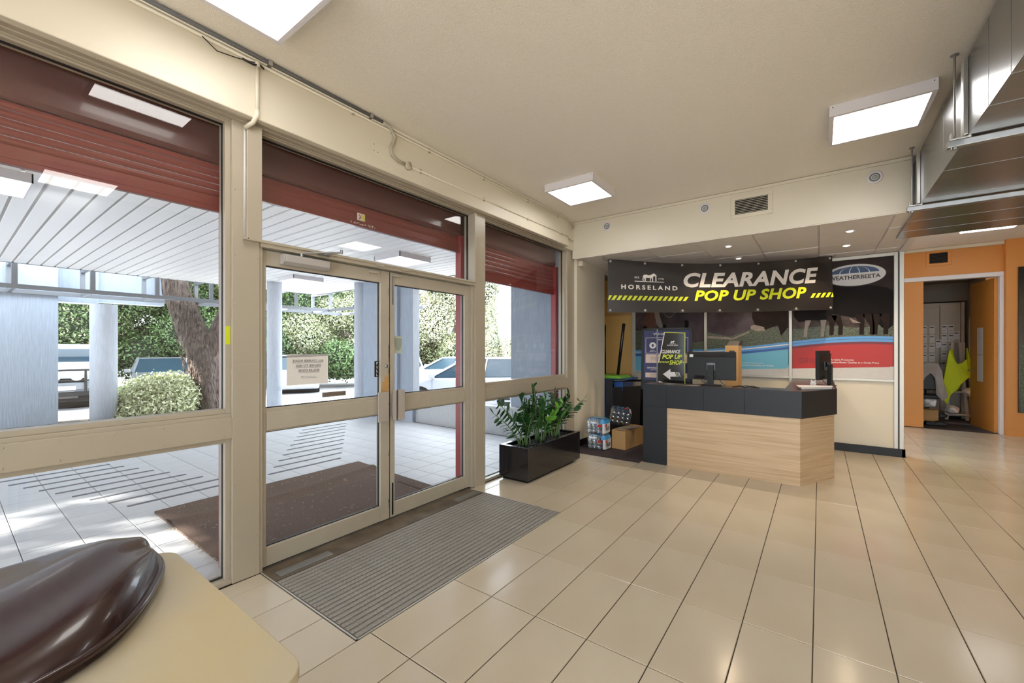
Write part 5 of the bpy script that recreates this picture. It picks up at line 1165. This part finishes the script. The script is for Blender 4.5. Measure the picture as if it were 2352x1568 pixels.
b = B(); SP.poly(b, [(.50, 2.06), (.56, 2.12), (.60, 1.98), (.64, 1.86), (.70, 1.78), (.60, 1.78), (.54, 1.86)], .0038)
for k in range(14): u = .62 + .26 * k / 13; v = 2.10 - .13 * math.sin(math.pi * k / 13); SP.poly(b, [(u, v), (u + .022, v - .0), (u + .022, v + .012), (u, v + .012)], .004)
obj('highlight_print', b, 'hoof', p0)
b = B(); SP.poly(b, [(1.37, 2.45), (1.9, 2.5), (2.1, 2.2), (2.08, 1.92), (1.98, 1.72), (1.7, 1.62), (1.37, 1.70)], .003); obj('rug_print', b, 'rug', p1)
b = B(); SP.poly(b, [(2.02, 2.4), (2.3, 2.3), (2.49, 2.1), (2.49, 1.75), (2.40, 1.62), (2.36, 1.78), (2.2, 1.72), (2.08, 1.74), (2.02, 1.9)], .0034); obj('cattle_print', b, 'cattle2', p1)
b = B(); SP.poly(b, [(2.0, 1.78), (2.05, 1.8), (2.18, 1.76), (2.19, 1.70), (2.08, 1.70), (2.0, 1.73)], .0038).add([], [])
SP.poly(b, [(1.37, 1.64), (1.75, 1.60), (1.98, 1.70), (1.98, 1.68), (1.75, 1.57), (1.37, 1.60)], .0036); obj('highlight_print', b, 'hoof', p1)
b = B(); SP.poly(b, [(2.56, 2.0), (2.6, 2.3), (2.85, 2.36), (3.25, 2.34), (3.6, 2.25), (3.66, 2.2), (3.66, 1.74), (3.6, 1.68), (3.54, 1.72), (3.48, 1.84), (3.25, 1.86), (3.02, 1.92), (2.96, 1.82), (2.80, 1.84), (2.62, 1.82), (2.56, 1.9)], .003); obj('cattle_print', b, 'cattle', p2)
b = B()
for u, a in ((3.02, .06), (3.28, .03), (3.36, .06), (3.46, -.01), (2.98, 0), (3.54, .02)): SP.poly(b, [(u - .02, 1.90), (u + .09, 1.90), (u + a + .055, 1.74), (u + a + .05, 1.62), (u + a + .0, 1.62), (u + a + .005, 1.74)], .0036)
obj('cattle_leg_print', b, 'cattle2', p2)
b = B()
for u, a in ((2.70, -.02), (2.88, .0)): SP.poly(b, [(u, 1.84), (u + .07, 1.84), (u + a + .05, 1.72), (u + a + .04, 1.60), (u + a + .0, 1.60), (u + a + .01, 1.72)], .0036)
SP.poly(b, [(3.20, 1.86), (3.30, 1.80), (3.33, 1.78), (3.24, 1.79)], .0038); obj('pale_leg_print', b, 'hoof', p2)
# oval emblem : silver ellipse, dark edge, blue umbrella segments and the name
lc = (3.259, 2.447); b = B(); SP.disc(b, lc[0], lc[1], .338, .158, .0044, 40); obj('emblem_edge', b, 'ink', p2)
b = B(); SP.disc(b, lc[0], lc[1] + .002, .328, .149, .0048, 40); obj('emblem', b, 'logowhite', p2)
b = B(); ribs = [-.262, -.160, -.054, .054, .160, .262]; zb_ = lc[1] + .030
def gore(r, q): return (lc[0] + r * math.cos(q * math.pi / 2), zb_ + .094 * math.sin(q * math.pi / 2))
for k in range(5):
    a, c = ribs[k] + (.005 if k else 0), ribs[k + 1] - (.005 if k < 4 else 0)
    for q in range(8):
        s0, s1 = q / 8, (q + 1) / 8 * (.985 if q == 7 else 1)
        SP.poly(b, [gore(a, s0), gore(c, s0), gore(c, s1), gore(a, s1)], .0052)
    m0 = (a + c) / 2
    SP.poly(b, [gore(a, 0), gore(c, 0), (lc[0] + m0 + (c - a) * .25, zb_ + .012), (lc[0] + m0 - (c - a) * .25, zb_ + .012)], .0051)
obj('umbrella_print', b, 'logoblue', p2)
b = B(); SP.text(b, 'WEATHERBEETA', 2.975, 2.392, .560, .056, .0054, bold=.025); obj('lettering', b, 'ink', p2)
b = B(); SP.text(b, 'GENERO', 2.628, 1.216, .29, .072, .004); obj('lettering', b, 'pred_d', p2)
b = B(); SP.text(b, 'Affordable Protection', 2.968, 1.258, .285, .028, .004); SP.text(b, 'WeatherBeeta Quality at a Great Price', 2.968, 1.216, .55, .030, .004, bold=.015); obj('lettering', b, 'bwhite', p2)
b = B(); SP.text(b, 'Superior Mid Level Protection', 1.80, 1.188, .37, .027, .004); SP.text(b, 'WeatherBeeta Durability and Quality', 1.80, 1.150, .51, .028, .004, bold=.015); obj('lettering', b, 'bwhite', p1)
b = B(); SP.text(b, 'One Brand Continues to Lead the Way', .95, 2.33, 2.1, .075, .0045, bold=.015); obj('lettering', b, 'posterhaze', p1)

# ---------------------------------------------------------------- water packs, carton
BOT = B().lathe([(.030, 0), (.034, .008), (.034, .05), (.031, .06), (.034, .07), (.034, .12), (.026, .155), (.014, .178), (.014, .188)], 14).mesh('bottle', 'bottle')
BOT.polygons.foreach_set('use_smooth', [True] * len(BOT.polygons)); CAP = B().lathe([(.016, .186), (.016, .205), (.012, .208)], 12).mesh('cap', 'blue_film')
def pack(label, loc, rz, tilt=None, grey=False):
    t = thing('water_pack', label, 'water pack', loc, rz, 'shrink wrapped packs of water bottles', world=False)
    if tilt: t.rotation_euler = tilt
    for i in range(4):
        for j in range(3):
            bo = bpy.data.objects.new('bottle', BOT); COL.objects.link(bo); bo.parent = t; bo.location = (-.105 + .07 * i, -.07 + .07 * j, 0)
            c_ = bpy.data.objects.new('cap', CAP); COL.objects.link(c_); c_.parent = bo
    def wr(u, v):
        a = 2 * math.pi * u; ex = .32; cx_ = abs(math.cos(a)) ** ex * math.copysign(1, math.cos(a)); sy_ = abs(math.sin(a)) ** ex * math.copysign(1, math.sin(a))
        k = 1.0 + .015 * math.sin(16 * a) - (.12 * max(0, v - .72) / .28)
        return (.146 * cx_ * k, .112 * sy_ * k, .215 * v + .0)
    obj('wrap', B().grid(wr, 64, 8).grid(lambda u, v: (-.126 + .252 * u, -.096 + .192 * v, .214 + .004 * math.sin(u * 25) * math.sin(v * 19)), 12, 8), 'film', t, smooth=True)
    def on(a0, a1, z0, z1, m, n=14, l=.003):
        b = B()
        for k in range(n):
            q = []
            for a, z in ((a0 + (a1 - a0) * k / n, z0), (a0 + (a1 - a0) * (k + 1) / n, z0), (a0 + (a1 - a0) * (k + 1) / n, z1), (a0 + (a1 - a0) * k / n, z1)):
                x, y, zz0 = wr(a, z / .215); q.append((x * (1 + l / .12), y * (1 + l / .12), z))
            b.add(q, [(0, 1, 2, 3)])
        return b
    obj('white_print', on(.82, 1.14, .02, .150, 'paper'), see_mat('film_white', (228, 228, 232), .82), t)
    obj('blue_print', on(.78, 1.12, .150, .20, 'blue_film'), see_mat('film_blue', (60, 160, 224), .8), t)
    obj('blue_print', B().box(-.09, .12, -.05, .06, .2165, .2175), see_mat('film_blue_top', (90, 176, 226), .6), t)
    # name on the long front and on the end
    Sx = Sheet((-.03, -.1165, 0), (1, 0, 0), (0, 0, 1)); Se = Sheet((.1525, -.09, 0), (0, 1, 0), (0, 0, 1))
    b = B(); Sx.text(b, 'TR', .095, .05, .04, .04, .003, bold=.03); Se.text(b, 'ELR', .01, .06, .13, .05, .004, bold=.03); obj('lettering', b, 'ink', t)
    b = B(); Sx.rect(b, .075, .125, .105, .140, .003); Se.rect(b, -.012, .035, .115, .148, .0035); obj('red_print', b, 'pred', t)
    return t
pack('shrink wrapped water bottle pack on the carpet, bottom of its stack', (.325, 5.57, .004), R(-1)); pack('shrink wrapped water bottle pack lying on top of another beside the cream wall', (.310, 5.57, .224), R(2))
cb = thing('carton', 'brown cardboard carton on the carpet beside the water packs', 'carton', (.6, 5.99, .004), R(-6), world=False)
obj('body', B().box(-.105, .105, -.30, .27, 0, .262), 'card', cb, bevel=.003)
obj('flap', B().add([(-.105, -.30, .264), (.0, -.29, .272), (.0, .27, .270), (-.105, .27, .264)], [(0, 1, 2, 3)]).add([(.002, -.29, .273), (.105, -.30, .264), (.105, .27, .264), (.002, .27, .271)], [(0, 1, 2, 3)]).add([(-.09, -.31, .266), (-.02, -.34, .258), (.0, -.28, .272), (-.06, -.26, .275)], [(0, 1, 2, 3)]), 'card', cb)
Sc = Sheet((.1055, -.18, .05), (0, 1, 0), (0, 0, 1)); b = B()
for k in range(7): Sc.rect(b, .02 + .022 * k, .026 + .022 * k, .0, .07 + .05 * (k % 3), .0006)
Sc.poly(b, [(.09, .16), (.13, .20), (.17, .165), (.15, .165), (.13, .185), (.11, .165)], .0006); obj('faded_print', b, mat('faded', (158, 118, 74), .8), cb)
mg = thing('folded_papers', 'bundle of folded papers lying on the brown carton', 'papers', (.6, 5.95, .27)); obj('papers', B().prism([(.52, 5.68), (.66, 5.72), (.74, 6.05), (.58, 6.1)], .276, .286).bar((.60, 5.75, .292), (.78, 5.95, .315), .05, .008).bar((.55, 5.7, .292), (.72, 5.85, .300), .05, .006), 'hoof', mg, bevel=.002)
pack('shrink wrapped water bottle pack leaning upright on the brown carton', (.485, 5.98, .385), R(0), (R(-68), R(8), R(28)))

# ---------------------------------------------------------------- table and the glossy moulded form in the foreground
tb = thing('table', 'cream laminate table with rounded corners in the near left corner', 'table', (1.55, -.3, 0))
def rrect(x0, x1, y0, y1, r, n=6):
    p = []
    for cx_, cy_, a0 in ((x1 - r, y1 - r, 0), (x0 + r, y1 - r, 90), (x0 + r, y0 + r, 180), (x1 - r, y0 + r, 270)):
        for k in range(n + 1): a = R(a0 + 90 * k / n); p.append((cx_ + r * math.cos(a), cy_ + r * math.sin(a)))
    return p
obj('top', B().prism(rrect(1.09, 2.005, -1.25, .466, .07), .722, .75), 'table', tb, bevel=.003)
for x in (1.2, 1.9):
    for y in (-1.15, .32): obj('leg', B().tube([(x, y, 0), (x, y, .722)], .02, 12), 'steel', tb, smooth=True)
obj('apron', B().box(1.2, 1.9, .31, .33, .67, .722).box(1.2, 1.9, -1.16, -1.14, .67, .722), 'steel', tb)
ms = thing('moulded_form', 'glossy dark maroon moulded saddle-like plastic form on the cream table', 'plastic form', (1.3, -.2, .75))
# stations along y : (y, x_left, x_apex, x_right, z_apex)
STN = [(.392, 1.16, 1.19, 1.23, .79), (.38, 1.08, 1.20, 1.30, .83), (.345, 1.04, 1.22, 1.385, .845), (.29, 1.0, 1.25, 1.49, .859), (.226, .98, 1.29, 1.575, .86), (.16, .97, 1.32, 1.62, .85), (.08, .96, 1.33, 1.645, .836), (0, .95, 1.32, 1.65, .83), (-.2, .92, 1.27, 1.65, .85), (-.5, .92, 1.26, 1.64, .93), (-.8, .95, 1.26, 1.6, .96), (-.95, 1.05, 1.26, 1.5, .90), (-1.0, 1.2, 1.26, 1.32, .80)]
def interp(v):
    f_ = v * (len(STN) - 1); k = min(int(f_), len(STN) - 2); q = f_ - k; P = [STN[max(k - 1, 0)], STN[k], STN[k + 1], STN[min(k + 2, len(STN) - 1)]]
    return [.5 * (2 * P[1][i] + (P[2][i] - P[0][i]) * q + (2 * P[0][i] - 5 * P[1][i] + 4 * P[2][i] - P[3][i]) * q * q + (3 * P[1][i] - P[0][i] - 3 * P[2][i] + P[3][i]) * q ** 3) for i in range(5)]
def mould(u, v):
    y, xl, xa, xr, za = interp(v); t_ = u * 2 - 1; z0_ = .785
    prof = (1 - abs(t_) ** 2.6) ** .62
    x = xa + (xr - xa) * t_ if t_ > 0 else xa + (xa - xl) * t_
    z = z0_ + (za - z0_) * prof + .006 * math.sin(t_ * 6 + 1.5 + y * 5) * prof
    return (x, y, z)
obj('shell', B().grid(mould, 48, 90), 'choc', ms, smooth=True)
def rimg(u, v, o0=1.0):
    return None
b = B(); pr_ = [(.0, .785), (.010, .787), (.016, .782), (.016, .772), (.006, .765), (.008, .757), (.0, .751), (-.02, .751)]
ring = []
for k in range(80): y, xl, xa, xr, za = interp(k / 79); ring.append((xr, y))
for k in range(80): y, xl, xa, xr, za = interp(1 - k / 79); ring.append((xl, y))
cx0, cy0 = 1.2, -.3; nr = len(ring); vs = []
for i, (x, y) in enumerate(ring):
    a = Vector(ring[(i + 1) % nr]) - Vector(ring[i - 1]); n_ = Vector((a.y, -a.x)); 
    if n_.length < 1e-6: n_ = Vector((1, 0))
    n_.normalize()
    if n_.dot(Vector((x - cx0, y - cy0))) < 0: n_ = -n_
    for o_, z in pr_: vs.append((x + n_.x * o_, y + n_.y * o_, z))
m_ = len(pr_); fs = [(i * m_ + j, ((i + 1) % nr) * m_ + j, ((i + 1) % nr) * m_ + j + 1, i * m_ + j + 1) for i in range(nr) for j in range(m_ - 1)]
obj('rim', b.add(vs, fs), 'choc', ms, smooth=True)

# ---------------------------------------------------------------- far office
sh = thing('ladder_shelf', 'white leaning ladder shelf in the office, seen through the far doorway', 'shelf', (5.1, 12.2, 0))
obj('leg', B().bar((4.93, 12.0, 0), (5.07, 12.25, 1.55), .05, .05), 'off_wall', sh, bevel=.003); obj('leg', B().bar((5.22, 12.0, 0), (5.16, 12.25, 1.55), .05, .05), 'off_wall', sh, bevel=.003); obj('leg', B().bar((5.22, 12.3, 0), (5.22, 12.3, 1.55), .05, .05), 'off_wall', sh, bevel=.003)
for z in (.10, .55, 1.1): obj('shelf_board', B().box(4.9, 5.25, 11.95, 12.35, z, z + .03), 'off_wall', sh, bevel=.003)
hv = thing('hi_vis_vest', 'bright yellow green hi-vis vest hanging from the ladder shelf in the far office', 'vest', (5.1, 11.9, .5))
Sv = [(4.86, .42), (4.92, .32), (4.97, .52), (5.06, .62), (5.12, .74), (5.22, .86), (5.30, .88), (5.24, 1.14), (5.20, 1.44), (5.185, 1.44), (5.18, 1.22), (5.12, 1.14), (5.06, 1.12), (5.02, 1.22), (4.98, 1.42), (4.95, 1.40), (4.90, 1.1), (4.86, .75)]
b = B(); nV = len(Sv); rr = random.Random(6)
def vz(i): return .03 * math.sin(i * 1.7)
b.add([(x, 11.86 + vz(i), z) for i, (x, z) in enumerate(Sv)] + [(x, 11.90 + vz(i), z) for i, (x, z) in enumerate(Sv)], [tuple(range(nV)), tuple(range(nV, 2 * nV))[::-1]] + [(i, (i + 1) % nV, nV + (i + 1) % nV, nV + i) for i in range(nV)])
obj('vest', b, 'hivis', hv)
ch = thing('office_chair', 'black office chair in the far office with clothes over its back', 'chair', (4.62, 11.6, 0))
obj('seat', B().box(4.40, 4.78, 11.45, 11.9, .45, .52), 'black', ch, bevel=.02); obj('backrest', B().box(4.42, 4.76, 11.40, 11.46, .62, 1.06), 'black', ch, bevel=.02)
obj('base', B().tube([(4.6, 11.65, .1), (4.6, 11.65, .46)], .03, 10).bar((4.35, 11.6, .06), (4.85, 11.7, .06), .04, .04).bar((4.6, 11.4, .06), (4.6, 11.9, .06), .04, .04), 'black', ch)
jk = thing('grey_jacket', 'light grey jacket draped over the office chair in the far office', 'jacket', (4.62, 11.38, .6))
def fold(poly, y, th, m, name, par):
    n_ = len(poly); b = B(); b.add([(x, y + .02 * math.sin(i * 2.1), z) for i, (x, z) in enumerate(poly)] + [(x, y + th + .02 * math.sin(i * 2.1), z) for i, (x, z) in enumerate(poly)], [tuple(range(n_)), tuple(range(n_, 2 * n_))[::-1]] + [(i, (i + 1) % n_, n_ + (i + 1) % n_, n_ + i) for i in range(n_)]); return obj(name, b, m, par, bevel=.008)
fold([(4.42, 1.08), (4.55, 1.16), (4.70, 1.14), (4.76, 1.0), (4.80, .7), (4.84, .50), (4.76, .42), (4.68, .55), (4.66, .85), (4.60, .95), (4.54, .88), (4.46, .72), (4.40, .74)], 11.34, .05, 'jacket', 'cloth', jk)
cab_ = thing('office_bench', 'pale bench with dark monitors and shelves at the left of the far office', 'bench', (4.4, 12.6, 0))
obj('top', B().box(3.9, 4.78, 12.35, 12.95, .98, 1.02), 'off_wall', cab_, bevel=.003); obj('support', B().box(3.95, 4.0, 12.4, 12.9, 0, .98).box(4.70, 4.75, 12.4, 12.9, 0, .98), 'off_grey', cab_)
obj('shelf_board', B().box(3.9, 4.66, 12.5, 12.9, 1.40, 1.43), 'off_wall', cab_); obj('backboard', B().box(3.9, 4.60, 12.93, 12.96, 1.02, 2.2), 'steel', cab_)
tag(obj('dark_case', B().box(4.25, 4.60, 12.52, 12.85, 1.435, 1.92), 'black', bevel=.03), 'large black case on the shelf at the left of the far office', 'case')
tag(obj('desk_printer', B().box(4.35, 4.62, 12.5, 12.8, 1.022, 1.25), 'ink', bevel=.02), 'dark machine on the bench below the black case in the far office', 'printer')
ob = thing('open_carton', 'brown open carton on the office floor behind the doorway', 'carton', (4.6, 11.3, 0)); obj('body', B().box(4.44, 4.68, 11.15, 11.4, .0, .26), 'card', ob, bevel=.003); obj('flap', B().add([(4.44, 11.15, .26), (4.68, 11.15, .26), (4.69, 11.08, .29), (4.43, 11.08, .28)], [(0, 1, 2, 3)]), 'card', ob)
tag(obj('dark_shoe_pair', B().prism([(4.44, .0), (4.74, .0), (4.76, .05), (4.66, .10), (4.58, .07), (4.46, .08)], 10.85, 10.98, 'y').prism([(4.66, .1), (4.80, .1), (4.84, .16), (4.74, .2)], 11.3, 11.4, 'y'), 'black', bevel=.02), 'black shoes on the carpet in front of the carton in the far doorway', 'shoes')
def blobbag(label, x, y, z, r, seed):
    rr = random.Random(seed); bm = bmesh.new(); bmesh.ops.create_icosphere(bm, subdivisions=3, radius=r)
    for v in bm.verts: k = 1 + .16 * math.sin(v.co.x * 40 + seed) * math.sin(v.co.z * 35 + seed * 2) + .1 * math.sin(v.co.y * 50); v.co *= k; v.co.z *= .85
    me = bpy.data.meshes.new('plastic_bag'); bm.to_mesh(me); bm.free(); me.materials.append(M['bag']); o = link('plastic_bag', me); o.location = (x, y, z); tag(o, label, 'bag')
blobbag('crumpled white plastic bag above the open carton in the far office', 4.60, 11.5, .36, .11, 1); blobbag('white plastic bag hanging low on the ladder shelf in the far office', 5.22, 11.82, .58, .09, 2); blobbag('small white plastic bag on the bottom shelf of the ladder shelf', 4.98, 11.8, .22, .10, 3)
tag(obj('wall_picture', B().box(5.46, 6.6, 10.305, 10.338, .39, 2.75), 'blackg', bevel=.003), 'large dark picture on the orange wall at the right edge of the photo', 'picture')
b = B(); Sp = Sheet((5.46, 10.304, .39), (1, 0, 0), (0, 0, 1)); Sp.rect(b, .02, 1.12, .02, 1.1, .0006); obj('picture_grass', b, 'grassprint', SC.objects['wall_picture'])
tag(obj('door_sensor', B().box(.05, .115, 5.47, 5.54, 2.625, 2.695), 'cream', bevel=.004), 'small cream sensor box high on the wall corner beside the banner', 'sensor')
print('objects', len(SC.objects), 'tris', sum(len(m.polygons) for m in bpy.data.meshes) * 2)

# ---------------------------------------------------------------- repeated small pieces become parts of their own
def split_islands(o):
    me = o.data; n = len(me.vertices); par = list(range(n))
    def find(a):
        while par[a] != a: par[a] = par[par[a]]; a = par[a]
        return a
    for e_ in me.edges:
        a, b = find(e_.vertices[0]), find(e_.vertices[1])
        if a != b: par[a] = b
    isl = {}
    for p in me.polygons: isl.setdefault(find(p.vertices[0]), []).append(p)
    if not 1 < len(isl) <= 120: return
    for polys in isl.values():
        idx = {}; vs = []; fs = []
        for p in polys:
            for v in p.vertices:
                if v not in idx: idx[v] = len(vs); vs.append(me.vertices[v].co[:])
            fs.append([idx[v] for v in p.vertices])
        m2 = bpy.data.meshes.new(me.name); m2.from_pydata(vs, [], fs)
        for m in me.materials: m2.materials.append(m)
        m2.polygons.foreach_set('use_smooth', [p.use_smooth for p in polys])
        c = o.copy(); c.data = m2; COL.objects.link(c)
    bpy.data.objects.remove(o)
for o in list(SC.objects):
    base = o.name.split('.')[0]
    if base in ('clip', 'screw', 'screw_hole', 'rivet', 'eyelet', 'corner_patch', 'pale_leg_print', 'cattle_leg_print', 'highlight_print', 'door_handle', 'door_gap', 'pillar', 'wheel_arch',
                'number_plate', 'pinned_sheet', 'standing_seam', 'floor_plate', 'door', 'cross_member') and o.type == 'MESH' and not o.children:
        if 'kind' in o: del o['kind']
        split_islands(o)
